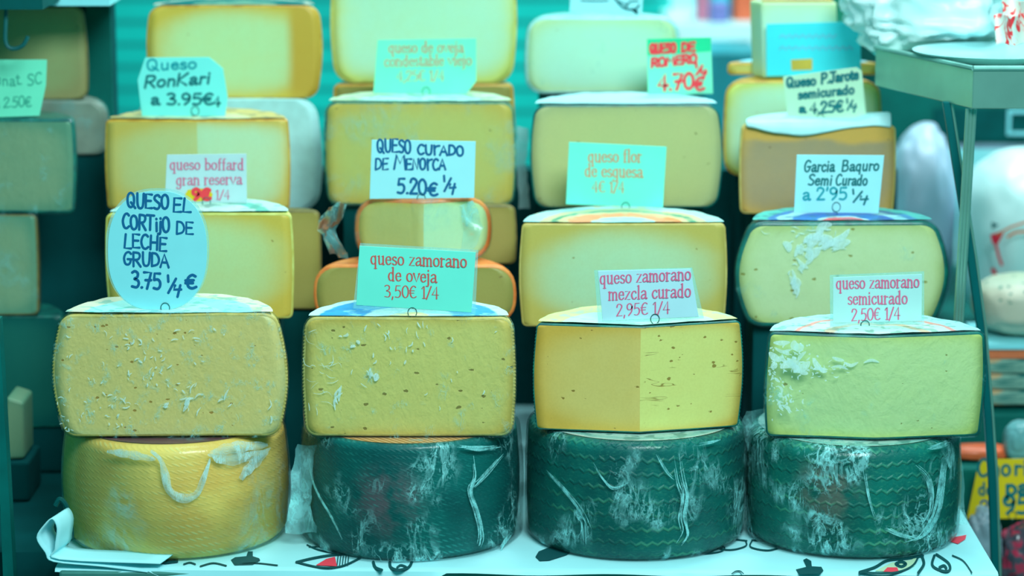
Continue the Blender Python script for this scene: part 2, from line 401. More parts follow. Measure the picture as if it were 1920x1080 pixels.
GL = {}
def gl(ch, adv, s):
    st = []
    for part in s.split(';'):
        st.append((part[0], [tuple(float(v) for v in q.split(',')) for q in part[1:].split()]))
    GL[ch] = (adv, st)
gl('A', 7, 'L0,0 3,10 6,0;L1.2,3.6 4.9,3.6'); gl('B', 6.6, 'L.6,0 .6,10;C.6,10 4,9.6 4.4,7.4 3.4,5.6 .6,5.2;C.6,5.2 4.4,5 5.4,2.6 4,.4 .6,0')
gl('C', 6.6, 'C5.5,8.8 4,10 2,9 .6,5 1.6,1 3.6,0 5.6,1.4'); gl('D', 6.8, 'L.6,0 .8,10;C.8,10 4,9.4 5.8,5.5 4.6,1.6 .6,0')
gl('E', 6.2, 'L5.4,9.8 .8,10 .6,0 5.4,.2;L.7,5.2 4.6,5.3'); gl('G', 7, 'C5.6,8.6 4,10 1.8,8.8 .6,5 1.6,.8 3.8,.2 5.2,2 5.4,4.4;L3.2,4.4 6.2,4.4')
gl('H', 6.8, 'L.6,0 .8,10;L5.4,0 5.6,10;L.6,5 5.6,5.2'); gl('J', 6, 'L1,10 6,10;C4,10 4,3 3,0 1.4,.2 .6,2'); gl('K', 6.6, 'L.6,0 .8,10;L5.6,10 .8,4.6 5.6,0')
gl('L', 6.2, 'L1.4,10 .6,.2 5.4,.2'); gl('M', 8.4, 'L0,0 1.6,10 3.8,4 6.2,10 7.2,0'); gl('N', 7, 'L.4,0 1,10 5,0 5.8,10')
gl('O', 6.8, 'C3,10 1,8.4 .5,5 1.2,1.4 3,0 5,1.5 5.6,5 5,8.6 3,10'); gl('P', 6.2, 'L.6,0 .8,10;C.8,10 4.6,9.6 5.4,7.4 4,5.2 .8,4.6')
gl('Q', 7.4, 'C3,10 1,8.4 .5,5 1.2,1.4 3,0 5,1.5 5.6,5 5,8.6 3,10;L3.2,3.4 6.6,-.4'); gl('R', 6.6, 'L.6,0 .8,10;C.8,10 4.6,9.6 5.4,7.4 4,5.2 .8,4.6;L2.4,4.8 5.8,0')
gl('S', 6.2, 'C5.2,8.8 3.6,10 1.4,9 1.2,7 3,5.4 4.8,4 5,1.8 3.4,.2 .8,.8'); gl('T', 6.8, 'L0,10 6,10;L3,10 2.8,0'); gl('U', 6.8, 'C.6,10 .8,4 1.6,.8 3.2,0 4.8,1 5.4,4 5.6,10')
gl('Y', 5.8, 'L1,9.8 1.4,0;C1.2,5.6 2.4,8.6 5.4,9.6')
gl('0', 6, 'C2.9,9.8 1,8 .5,5 1.1,1.6 2.9,.1 4.7,1.6 5.3,5 4.7,8.2 2.9,9.8'); gl('1', 4.4, 'L.8,8 2.4,9.8 2.4,0;S1,0 3.8,0'); gl('2', 6, 'C.8,7.4 1.4,9.3 3,9.8 4.6,8.6 4.4,6.4 .7,.2;L.7,.2 5.2,.3')
gl('3', 6, 'C.8,9 2.6,9.9 4.4,8.7 4,6.4 2.2,5.3 4.4,4.4 5,2.4 3.6,.3 .6,.6'); gl('4', 6.2, 'L3.9,0 3.9,9.8 .3,3 5.6,3'); gl('5', 6, 'L4.9,9.7 1.4,9.6 1,5.6;C1,5.6 3.4,6 4.8,4.4 4.6,1.8 3,.2 .6,.6')
gl('6', 6, 'C4.6,9.4 2,8 .8,4.4 1.2,1 3,.1 4.7,1.4 4.8,3.8 3.2,5 1,3.8'); gl('7', 6, 'L.6,9.6 5.2,9.7 2.2,0;H1.4,5 5,5.2'); gl('9', 6, 'C4.8,8 3,9.8 1,8.6 .9,6 2.4,4.6 4.4,5.8 4.8,8 4.4,3.4 2,.1')
gl('.', 2.2, 'L.8,.2 1.1,.3'); gl(',', 2.6, 'L1.2,.4 .7,-1.6'); gl("'", 2.4, 'L1.4,10 .9,7.6'); gl('/', 4.4, 'L0,-.6 3.8,9.8'); gl(' ', 3.4, 'L0,-99 0,-99')
gl('€', 6.4, 'C5.4,8.8 3.6,9.8 1.6,8 1,5 1.6,1.4 3.6,.2 5.8,1.2;L0,5.9 4.4,6;L0,4 4,4'); gl('¼', 8, 'L.8,11.5 1,7;L4.8,9.5 1,-1;L4.4,4.6 3.8,1.6 7.4,2;L7,5 5.6,-3.4')
gl('(', 5.6, 'C5.2,8.6 3.4,9.6 1.4,7.4 1,4.4 2.2,.6 5.4,.9;L1,5 4,5.2')
gl('a', 5.5, 'C1,5 2.5,6 3.9,5.3 4.1,4;L4.1,4.4 4.1,.8;C4.1,3.5 2,3 .8,1.7 1.7,.1 4.1,1.3;C4.1,.9 4.5,0 5.3,.5')
gl('b', 5.6, 'L1.2,9.6 1.2,0;S.2,9.6 1.2,9.6;C1.2,4.6 2.6,5.9 4.2,5 4.9,3 4.2,.8 2.8,.1 1.2,1.1'); gl('c', 5, 'C4.3,4.7 3.3,5.9 1.7,5.2 .8,3 1.7,.6 3.1,.1 4.5,1.3')
gl('d', 5.8, 'C4.2,4.6 3,5.9 1.5,5.2 .8,3 1.5,.7 2.8,.1 4.2,1.2;L4.2,9.6 4.2,0;S3.2,9.5 4.2,9.5;S4.2,0 5.3,0'); gl('e', 5.1, 'L.9,3.4 4.3,3.4;C4.3,3.4 3.9,5.3 2.6,5.9 1.2,4.9 .8,3 1.4,.9 2.8,.1 4.5,1.3')
gl('f', 3.7, 'L1.6,0 1.6,7.4;C1.6,7.4 2.1,9.2 3.7,9.4;S.5,6 3.2,6;S.6,0 2.8,0'); gl('g', 5.6, 'C4.2,4.6 3,5.9 1.5,5.2 .8,3 1.5,.7 2.8,.1 4.2,1.2;L4.2,5.9 4.2,-1.4;C4.2,-1.4 3.4,-3 1.6,-3 .8,-2')
gl('h', 5.9, 'L1.2,9.6 1.2,0;C1.2,4.4 2.6,5.8 4,5.3 4.5,3.8;L4.5,4 4.5,0;S.2,9.6 1.2,9.6;S.3,0 2.2,0;S3.5,0 5.6,0')
gl('i', 2.9, 'L1.4,6 1.4,0;S.4,5.9 1.4,5.9;S.4,0 2.5,0;L1.3,8.6 1.45,8.3'); gl('j', 3, 'L1.5,6 1.5,-1.4;C1.5,-1.4 1,-2.8 -.3,-2.7;S.5,5.9 1.5,5.9;L1.4,8.6 1.55,8.3')
gl('l', 2.9, 'L1.4,9.6 1.4,0;S.4,9.5 1.4,9.5;S.4,0 2.5,0'); gl('m', 8.2, 'L1.2,6 1.2,0;C1.2,4.4 2.4,5.8 3.6,5.3 4,4;L4,4.2 4,0;C4,4.4 5.2,5.8 6.4,5.3 6.8,4;L6.8,4.2 6.8,0;S.2,5.9 1.2,5.9;S.3,0 2.2,0;S3.2,0 4.9,0;S6,0 7.8,0')
gl('n', 5.9, 'L1.2,6 1.2,0;C1.2,4.4 2.6,5.8 4,5.3 4.5,3.8;L4.5,4 4.5,0;S.2,5.9 1.2,5.9;S.3,0 2.2,0;S3.5,0 5.6,0'); gl('o', 5.6, 'C2.8,5.9 1.3,5 .8,3 1.3,1 2.8,.1 4.3,1 4.8,3 4.3,5 2.8,5.9')
gl('p', 5.8, 'L1.2,6 1.2,-3;C1.2,4.6 2.6,5.9 4.2,5 4.9,3 4.2,.8 2.8,.1 1.2,1.1;S.2,5.9 1.2,5.9;S.2,-3 2.4,-3'); gl('q', 5.8, 'C4.2,4.6 3,5.9 1.5,5.2 .8,3 1.5,.7 2.8,.1 4.2,1.2;L4.2,5.9 4.2,-3;S3.1,-3 5.3,-3')
gl('r', 4.2, 'L1.2,6 1.2,0;C1.2,4.2 2.2,5.6 3.8,5.4;S.2,5.9 1.2,5.9;S.2,0 2.5,0'); gl('s', 4.4, 'C3.6,5.1 2.3,5.9 1,5 1.2,3.8 2.6,3 3.7,2 3.4,.5 2,.1 .7,.9')
gl('t', 3.6, 'L1.6,8 1.6,1.2;C1.6,1.2 2.2,0 3.3,.6;H.4,6 3.1,6'); gl('u', 5.9, 'L1.2,6 1.2,2;C1.2,2 1.7,.2 3,.2 4.4,1.6;L4.4,6 4.4,0;S.2,5.9 1.2,5.9;S3.4,5.9 4.4,5.9;S4.4,0 5.5,0')
gl('v', 5.4, 'L.5,6 2.7,0 4.9,6;S0,5.9 1.4,5.9;S4,5.9 5.4,5.9'); gl('z', 5, 'L.7,5.9 4.3,5.9 .6,.1 4.5,.1'); gl('k', 5.6, 'L1.2,9.6 1.2,0;L4.6,6 1.2,2.6 4.8,0')

def text_line(g, txt, xl, xr, yl, yr, H, mp, style='hand', w=None, shear=0.0, jit=0.0, seed=1):
    """letters from xl to xr (photo px), baseline yl..yr, capital height H px"""
    rnd = random.Random(seed); tot = sum(GL[c][0] for c in txt); sx = (xr - xl) / tot; sy = H / 10; x = 0
    for c in txt:
        adv, st = GL[c]
        if c != ' ':
            jy = rnd.uniform(-jit, jit) * H; js = 1 + rnd.uniform(-jit, jit) * 0.8; jr = rnd.uniform(-jit, jit) * 0.6
            def tr(u, v):
                v2 = v * js; u2 = u + (shear + jr) * v2; X = xl + (x + u2) * sx; f = (X - xl) / (xr - xl)
                return (X, yl + (yr - yl) * f - v2 * sy - jy)
            for kind, pts in st:
                if kind == 'S' and style != 'print': continue
                q = smooth_pts(pts, 6) if kind == 'C' else pts
                q = [tr(*p) for p in q]
                if style == 'print':
                    wf = (lambda dx, dy, t: H * (0.022 + 0.036 * abs(dy))) if kind not in 'SH' else (lambda dx, dy, t: H * 0.026)
                else:
                    hw = (w or H * 0.078) * 1.1; wf = lambda dx, dy, t, hw=hw: hw
                stroke(g, q, wf, mp, cap=True)
        x += adv
SIGN_N = [0]
def sign(label, poly, Y, lines, card, clip=None, sleeve=None, group=None, extra=None, tilt=0.0, name='price_sign', base_z=None):
    """poly: outline in photo px; lines: (text, xl, xr, yl, yr, H, ink, style, kwargs)"""
    SIGN_N[0] += 1
    cx = sum(p[0] for p in poly) / len(poly); by = max(p[1] for p in poly); base = P(clip[0] if clip else cx, by, Y)
    t = thing(name, label, 'price sign', base, group)
    def mp(off):
        def f(px, py):
            q = P(px, py, Y); return q + Vector((0, -off + tilt * (q.z - base.z), 0))
        return f
    m0 = mp(0.0)
    bevel(Geo().prism([m0(*p) for p in poly], (0, 0.0006, 0)).build('card', card, t, smooth=False), 0.0002, 1)
    if sleeve: Geo().prism([mp(-0.0007)(*p) for p in sleeve], (0, 0.0005, 0)).build('clear_sleeve', M_sleeve, t, smooth=False)
    if extra: extra(t, mp)
    for i, (txt, xl, xr, yl, yr, H, ink, style, kw) in enumerate(lines):
        g = Geo(); g.nudge = Vector((0, -0.000006, 0)); text_line(g, txt, xl, xr, yl, yr, H, mp(0.0003 if not extra else 0.0008), style, seed=SIGN_N[0] * 10 + i, **kw)
        g.build('text_line', ink, t, smooth=False)
    if clip:
        c = m0(*clip); r = 0.0052; g = Geo()
        ring = [c + Vector((-r * sin(a) * 0.85, -0.0016 + 0.0030 * (a / (4 * pi)), -r * cos(a))) for a in [4 * pi * k / 40 for k in range(41)]]
        zend = (base_z if base_z is not None else base.z) - 0.006
        g.tube([Vector((c.x, c.y + 0.001, zend)), Vector((c.x + 0.001, c.y - 0.0008, c.z - r - 0.001))] + ring, 0.00042, 6)
        g.build('wire_clip', M_wire, t)
    return t

# ------------------------------------------------------------------ setting
FLOOR = -0.80
o = mesh('floor', Geo().box((-2.6, -3.4, FLOOR - 0.05), (2.8, 2.2, FLOOR)).V, Geo().box((0, 0, 0), (1, 1, 1)).F, simple('floor_tiles', rgb(60, 120, 118), 0.5, var=0.1, scale=6), loc=(0, 0, FLOOR), smooth=False); o['kind'] = 'structure'
mw = Mat('turquoise_slats'); oc = mw.co(); zz = mw.n('SeparateXYZ', [oc], 2)
sl = mw.math('FRACT', mw.math('MULTIPLY', zz, 26.0)); groove = mw.rng(sl, 0.72, 0.86)
fx = mw.rng(mw.noise(oc, 3.2, 2), 0.35, 0.65)
mw.set(color=mw.mix(groove, mw.mix(fx, rgb(0, 200, 190), rgb(0, 226, 214)), rgb(0, 150, 146)), rough=0.5, normal=mw.bump(sl, 0.5, 0.01))
o = Geo().box((-2.6, 2.0, FLOOR), (0.27, 2.1, 2.6)).build('wall_back', mw.m, loc=(0, 2.0, FLOOR), smooth=False); o['kind'] = 'structure'
mw2 = Mat('pale_wall'); oc = mw2.co()
mw2.set(color=mw2.mix(mw2.rng(mw2.noise(oc, 4, 2), 0.4, 0.6), rgb(120, 230, 240), rgb(175, 245, 250)), rough=0.5)
o = Geo().box((0.27, 2.05, FLOOR), (2.8, 2.15, 2.6)).build('wall_right', mw2.m, loc=(0.27, 2.05, FLOOR), smooth=False); o['kind'] = 'structure'

# ------------------------------------------------------------------ the table and its printed cloth
c_fl = Pz(283, 1066, 0.0); c_fr = Pz(1872, 1076, 0.0)
ty0 = (c_fl.y + c_fr.y) / 2; TX0 = Pz(112, 1050, 0.0).x; TX1 = c_fr.x
t = thing('market_table', 'steel market table under the white printed cloth', 'table', ((TX0 + TX1) / 2, 0.3, FLOOR))
bevel(Geo().box((TX0 + 0.004, ty0 + 0.006, -0.045), (TX1 - 0.004, 0.86, -0.0015)).build('table_top', simple('grey_teal_metal', rgb(85, 160, 152), 0.35, metal=0.4), t, smooth=False), 0.003)
for x in (TX0 + 0.05, TX1 - 0.05):
    for y in (ty0 + 0.06, 0.80): Geo().tube([(x, y, -0.045), (x, y, FLOOR)], 0.018, 10).build('leg', M_steel_dark, t)
# cloth: a sheet with soft waves, its front edge hanging a little lower on the left
def waves(x, y): return 0.0004 * (noise.noise(Vector((x * 14, y * 14, 1.0))) + 1)
nx, ny = 60, 30; V = []; F = []
for j in range(ny + 1):
    for i in range(nx + 1):
        u = i / nx; x = TX0 + (TX1 - TX0) * u; yf = c_fl.y + (c_fr.y - c_fl.y) * u; y = yf + (0.85 - yf) * (j / ny) ** 1.6
        V.append((x, y, waves(x, y) if j else -0.001))
for j in range(ny):
    for i in range(nx): F.append((j * (nx + 1) + i, j * (nx + 1) + i + 1, (j + 1) * (nx + 1) + i + 1, (j + 1) * (nx + 1) + i))
k = len(V)
for i in range(nx + 1):
    u = i / nx; x = TX0 + (TX1 - TX0) * u; yf = c_fl.y + (c_fr.y - c_fl.y) * u
    V.append((x, yf - 0.0015, -0.003 - (0.008 if u < 0.415 and u > 0.1 else 0) - 0.001 * sin(u * 40)))
for i in range(nx): F.append((i, i + 1, k + i + 1, k + i))
cloth = mesh('tablecloth', V, F, simple('white_cotton', rgb(165, 240, 248), 0.7, var=0.03, scale=12), loc=((TX0 + TX1) / 2, 0.2, 0.0))
tag(cloth, 'white tablecloth printed with black line drawings under the front cheeses', 'tablecloth')
# the left hem turned up into a loop
hp = [(300, 1056), (112, 1048), (104, 1030), (108, 992), (98, 972), (84, 982), (68, 1008), (84, 1036), (100, 1054), (190, 1063), (276, 1074)]
hv = [P(a, b, c_fl.y - 0.004) for a, b in smooth_pts(hp, 4)]; g = Geo(); m_ = len(hv)
rows_ = [[v + Vector((0.003 * kk, 0.007 * kk, 0.0008 * kk)) for v in hv] for kk in range(5)]
g.add([v for r_ in rows_ for v in r_], [(r_ * m_ + i, r_ * m_ + i + 1, (r_ + 1) * m_ + i + 1, (r_ + 1) * m_ + i) for r_ in range(4) for i in range(m_ - 1)])
hem = g.build('folded_hem', cloth.data.materials[0], cloth); sd = hem.modifiers.new('s', 'SOLIDIFY'); sd.thickness = 0.0012
# printed drawings
mpz = lambda x, y: Pz(x, y, 0.0) + Vector((0, 0, 0.0013))
M_print = simple('black_teal_print', rgb(0, 78, 82), 0.6, var=0.03); M_print_red = simple('coral_print', rgb(245, 70, 90), 0.6, var=0.03)
M_print_cream = simple('cream_print', rgb(185, 225, 190), 0.6, var=0.03)
def motif(f):
    g = Geo(); g.nudge = Vector((0, 0, 0.000008)); f(g)
    return g.build('printed_drawing', [M_print, M_print_red, M_print_cream], cloth, smooth=False)
def ln(g, pts, w=1.6, mi=0, taper=False):
    stroke(g, smooth_pts(pts, 7), (lambda dx, dy, t: w * (0.3 + 0.7 * sin(pi * min(1, max(0, t))))) if taper else (lambda dx, dy, t: w), mpz, True, mi)
def eye_a(g):
    fill(g, [(592, 1062), (612, 1050), (628, 1046), (632, 1064)], mpz, 1)
    ln(g, [(556, 1056), (590, 1048), (630, 1042), (690, 1038)], 2.2); ln(g, [(556, 1056), (600, 1066), (640, 1064), (676, 1048)], 1.8)
    for q in range(5): ln(g, [(634 + q * 5, 1045), (632 + q * 5, 1062)], 0.9)
    ln(g, [(576, 1024), (600, 1034), (640, 1041)], 1.3); ln(g, [(580, 1028), (610, 1028), (640, 1036)], 1.0)
motif(eye_a)
def curl_a(g):
    ln(g, [(700, 1056), (704, 1066), (716, 1071)], 2.6); ln(g, [(731, 1056), (733, 1066), (747, 1071), (766, 1066), (773, 1054)], 2.6)
    ln(g, [(745, 1066), (752, 1062), (762, 1066), (756, 1070)], 2.0)
motif(curl_a)
def hat_a(g):
    fill(g, [(433, 1052), (441, 1047), (462, 1045), (465, 1036), (474, 1036), (474, 1045), (486, 1049), (488, 1053), (474, 1061), (440, 1062)], mpz)
motif(hat_a)
def smudge(g): fill(g, [(284, 1056), (300, 1051), (334, 1051), (334, 1057), (310, 1060)], mpz)
motif(smudge)
def leaf(g): fill(g, [(1004, 1046), (1010, 1036), (1035, 1026), (1078, 1020), (1082, 1032), (1062, 1043), (1030, 1053), (1012, 1054)], mpz)
motif(leaf)
def line_b(g): ln(g, [(440, 1052 + 8), (480, 1058), (520, 1062)], 1.2); ln(g, [(345, 1060), (356, 1057), (366, 1060)], 1.5); ln(g, [(376, 1064), (400, 1058), (424, 1063)], 1.5)
motif(line_b)
def petals(g):
    ln(g, [(1400, 1016), (1370, 1014), (1340, 1022), (1345, 1030), (1372, 1033), (1398, 1026), (1398, 1016)], 1.5); ln(g, [(1410, 1016), (1408, 1028), (1440, 1034), (1466, 1026), (1452, 1018), (1410, 1015)], 1.5)
    ln(g, [(1304, 1034), (1322, 1040), (1352, 1036), (1358, 1028), (1338, 1024)], 1.3)
motif(petals)
def hat_b(g):
    fill(g, [(1492, 1070), (1512, 1065), (1506, 1052), (1512, 1049), (1521, 1054), (1522, 1064), (1540, 1065), (1544, 1072), (1538, 1078), (1500, 1079)], mpz)
motif(hat_b)
def eye_b(g):
    fill(g, [(1640, 1073), (1672, 1057), (1708, 1052), (1720, 1046), (1714, 1064), (1680, 1074)], mpz, 2)
    fill(g, [(1656, 1074), (1664, 1066), (1682, 1066), (1686, 1075)], mpz, 1)
    ln(g, [(1612, 1075), (1640, 1066), (1664, 1053), (1700, 1049), (1730, 1044)], 2.6); ln(g, [(1612, 1075), (1660, 1077), (1690, 1073), (1712, 1062), (1722, 1046)], 1.8)
    ln(g, [(1680, 1060), (1690, 1056), (1698, 1060), (1690, 1065), (1680, 1060)], 3.0); ln(g, [(1728, 1044), (1732, 1060), (1722, 1076)], 2.6)
    ln(g, [(1752, 1044), (1748, 1062), (1764, 1072), (1780, 1072), (1778, 1058), (1756, 1042)], 2.4); ln(g, [(1762, 1066), (1770, 1063), (1774, 1068)], 2.6)
    ln(g, [(1786, 1044), (1806, 1054), (1822, 1076)], 1.3)
motif(eye_b)
def patch_b(g): fill(g, [(1774, 1004), (1790, 1009), (1812, 1005), (1810, 1013), (1796, 1022), (1780, 1017)], mpz, 1)
motif(patch_b)
def ring_b(g): ln(g, [(1372, 1078), (1380, 1073), (1388, 1073), (1394, 1078)], 1.0)
motif(ring_b)

# ------------------------------------------------------------------ cheese materials
DARKHOLE = (95, 80, 20)
P_f1 = paste('paste_tan', rgb(224, 208, 132), rgb(206, 204, 138), 8, 8, 75, 0.2, 0.55, (150, 110, 30), 0.5)
P_f2 = paste('paste_olive_yellow', rgb(212, 208, 122), rgb(204, 182, 88), 8, 7, 62, 0.22, 0.62, (110, 95, 30), 0.3)
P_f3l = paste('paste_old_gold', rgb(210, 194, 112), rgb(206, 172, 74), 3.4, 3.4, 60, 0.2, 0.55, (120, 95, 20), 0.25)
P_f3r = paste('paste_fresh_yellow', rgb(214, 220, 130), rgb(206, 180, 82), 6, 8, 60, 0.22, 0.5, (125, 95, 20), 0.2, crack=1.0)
P_f4 = paste('paste_pale_green', rgb(192, 222, 160), rgb(190, 212, 122), 8, 6, 45, 0.13, 0.75, (120, 120, 50), 0.25)
P_s1 = paste('paste_butter', rgb(186, 220, 158), rgb(204, 186, 80), 2.6, 3.4, 50, 0.1, 0.85, (140, 120, 40), 0.2)
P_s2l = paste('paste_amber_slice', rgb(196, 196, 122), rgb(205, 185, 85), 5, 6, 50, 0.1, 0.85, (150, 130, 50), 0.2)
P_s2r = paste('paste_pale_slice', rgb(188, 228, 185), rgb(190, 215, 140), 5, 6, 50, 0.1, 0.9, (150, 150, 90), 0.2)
P_s2b = paste('paste_dull_brown', rgb(160, 158, 88), rgb(150, 148, 78), 5, 5, 50, 0.14, 0.7, (110, 90, 30), 0.3)
P_s3 = paste('paste_pale_lime', rgb(176, 218, 176), rgb(190, 180, 92), 2.4, 2.4, 50, 0.08, 0.9, (130, 120, 40), 0.2)
P_s4 = paste('paste_grey_lime', rgb(196, 218, 170), rgb(178, 198, 126), 6, 5, 52, 0.18, 0.6, (135, 130, 40), 0.25)
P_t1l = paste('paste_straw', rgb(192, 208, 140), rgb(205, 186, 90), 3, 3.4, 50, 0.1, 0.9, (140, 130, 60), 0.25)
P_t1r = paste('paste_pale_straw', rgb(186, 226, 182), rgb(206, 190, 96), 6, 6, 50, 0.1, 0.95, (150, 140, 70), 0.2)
P_t2 = paste('paste_mustard', rgb(186, 196, 112), rgb(196, 180, 84), 5, 4, 50, 0.1, 0.85, (110, 100, 40), 0.3)
P_t3 = paste('paste_putty', rgb(186, 196, 132), rgb(166, 182, 130), 7, 6, 50, 0.12, 0.8, (110, 110, 50), 0.3)
P_t4 = paste('paste_pinkish_tan', rgb(166, 152, 116), rgb(198, 164, 90), 9, 5, 50, 0.1, 0.9, (120, 100, 60), 0.3, topband=(0.84, (214, 172, 84)))
P_u1 = paste('paste_light_yellow', rgb(184, 226, 166), rgb(206, 184, 74), 2.8, 3.4, 50, 0.06, 0.95, (150, 140, 60), 0.2, stripe=(0.82, (196, 164, 62)))
P_u2 = paste('paste_pale_mint', rgb(178, 230, 196), rgb(200, 214, 110), 6, 5, 50, 0.06, 0.95, (160, 160, 90), 0.2)
P_u3 = paste('paste_milky', rgb(184, 232, 206), rgb(190, 222, 170), 4, 4, 50, 0.06, 0.95, (160, 170, 120), 0.2)
P_left = paste('paste_shaded_tan', rgb(150, 172, 118), rgb(150, 150, 100), 4, 4, 50, 0.08, 0.9, (110, 110, 70), 0.4)  # the left stack's shade is put into these paste colours
P_left3 = paste('paste_shaded_dark_green', rgb(20, 102, 92), rgb(0, 88, 84), 4, 4, 50, 0.08, 0.9, (20, 80, 70), 0.4)
P_left2 = paste('paste_shaded_grey_green', rgb(136, 168, 132), rgb(96, 150, 122), 4, 4, 50, 0.08, 0.9, (80, 110, 80), 0.4)
R_tan = rind('rind_tan', rgb(206, 200, 120), rgb(185, 170, 90)); R_pale = rind('rind_pale_yellow', rgb(205, 222, 130), rgb(190, 190, 90))
R_dark = rind('rind_dark_green', rgb(0, 128, 112), rgb(0, 86, 84), wrap=0.5); R_gold = rind('rind_gold', rgb(215, 185, 70), rgb(185, 140, 40), wrap=0.3)
R_orange = rind('rind_orange', rgb(235, 150, 70), rgb(215, 115, 50), wrap=0.3); R_brown = rind('rind_brown', rgb(130, 125, 70), rgb(100, 100, 60))
R_white = rind('rind_white', rgb(180, 236, 235), rgb(150, 220, 215), wrap=0.4); R_speckled = rind('rind_speckled_green', rgb(120, 160, 110), rgb(20, 105, 95), 90)
F_heavy = film('film_heavily_creased', 0.4, 120, (1, 1, 0.6), (0.2, 0.5, 0.3), 0.0, (0.5, 0.68), 0.06, 0.4)
F_mid = film('film_lightly_creased', 0.35, 100, (1, 1, 0.5), (0.3, 0.2, 0.6), 0.01, (0.55, 0.72), 0.05, 0.4, seed=3.1)
F_glare = film('film_taut_with_glare', 0.3, 50, (1, 1, 0.8), (0.2, 0.9, 0.2), 0.01, (0.58, 0.75), 0.08, 0.4, seed=5.3)
F_soft = film('film_soft', 0.2, 40, (1, 1, 0.6), (0.5, 0.2, 0.1), 0.01, (0.45, 0.7), 0.12, 0.4, seed=1.7)
F_wheel = film('film_wrinkled_round_wheel', 0.75, 30, (1, 1, 0.45), (0.25, 0.35, 0.2), 0.01, (0.5, 0.68), 0.05, 0.45, seed=2.2)
F_bag = film('film_loose_bag', 0.6, 26, (1, 1, 0.5), (0.2, 0.6, 0.3), 0.16, (0.35, 0.65), 0.1, 0.6, seed=4.4)

# ------------------------------------------------------------------ front row: cut halves on whole wheels
half_cheese('F1', 'cheese_half', 'tan half cheese in creased film on top of the yellow wheel, front row far left', (102, 541, 590, 818), 0.0, dict(paste=P_f1, rind=R_tan), 0.0022, bulge=0.010, corner=0.012, ripple=0.0006, amp=0.003, filmm=F_heavy, topm=disc_label('label_white_creased', [(0, (190, 240, 240)), (0.05, (160, 240, 240)), (0.085, (215, 225, 200))], ink=(60, 190, 180)), top_r=0.97)
half_cheese('F2', 'cheese_half', 'olive yellow half cheese with serrated rind and blue top label, under the green zamorano sign', (568, 967, 596, 817), 0.0, dict(paste=P_f2, rind=R_tan), 0.0022, bulge=0.003, corner=0.011, ripple=0.0007, amp=0.0012, filmm=F_mid, topm=disc_label('label_blue_white', [(0, (225, 225, 170)), (0.02, (180, 235, 240)), (0.045, (20, 160, 225)), (0.09, (190, 240, 240))], ink=(150, 230, 240), seed=2), top_r=0.97)
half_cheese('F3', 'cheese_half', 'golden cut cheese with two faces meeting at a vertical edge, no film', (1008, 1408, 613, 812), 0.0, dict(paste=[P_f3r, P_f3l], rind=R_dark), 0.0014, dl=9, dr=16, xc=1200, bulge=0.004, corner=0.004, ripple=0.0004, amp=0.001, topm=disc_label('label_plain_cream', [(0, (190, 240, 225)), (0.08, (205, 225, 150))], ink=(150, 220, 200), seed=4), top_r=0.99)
half_cheese('F4', 'cheese_half', 'pale green yellow half cheese with thin dark rind, front row far right beside steel leg', (1433, 1850, 630, 824), 0.0, dict(paste=P_f4, rind=R_dark), 0.002, dl=8, dr=9, bulge=0.003, corner=0.006, amp=0.0015, filmm=F_glare, topm=disc_label('label_red_white', [(0, (190, 236, 225)), (0.045, (215, 190, 160)), (0.055, (195, 236, 230)), (0.078, (225, 150, 140)), (0.084, (170, 235, 240))], ink=(60, 140, 110), seed=6), top_r=0.99)

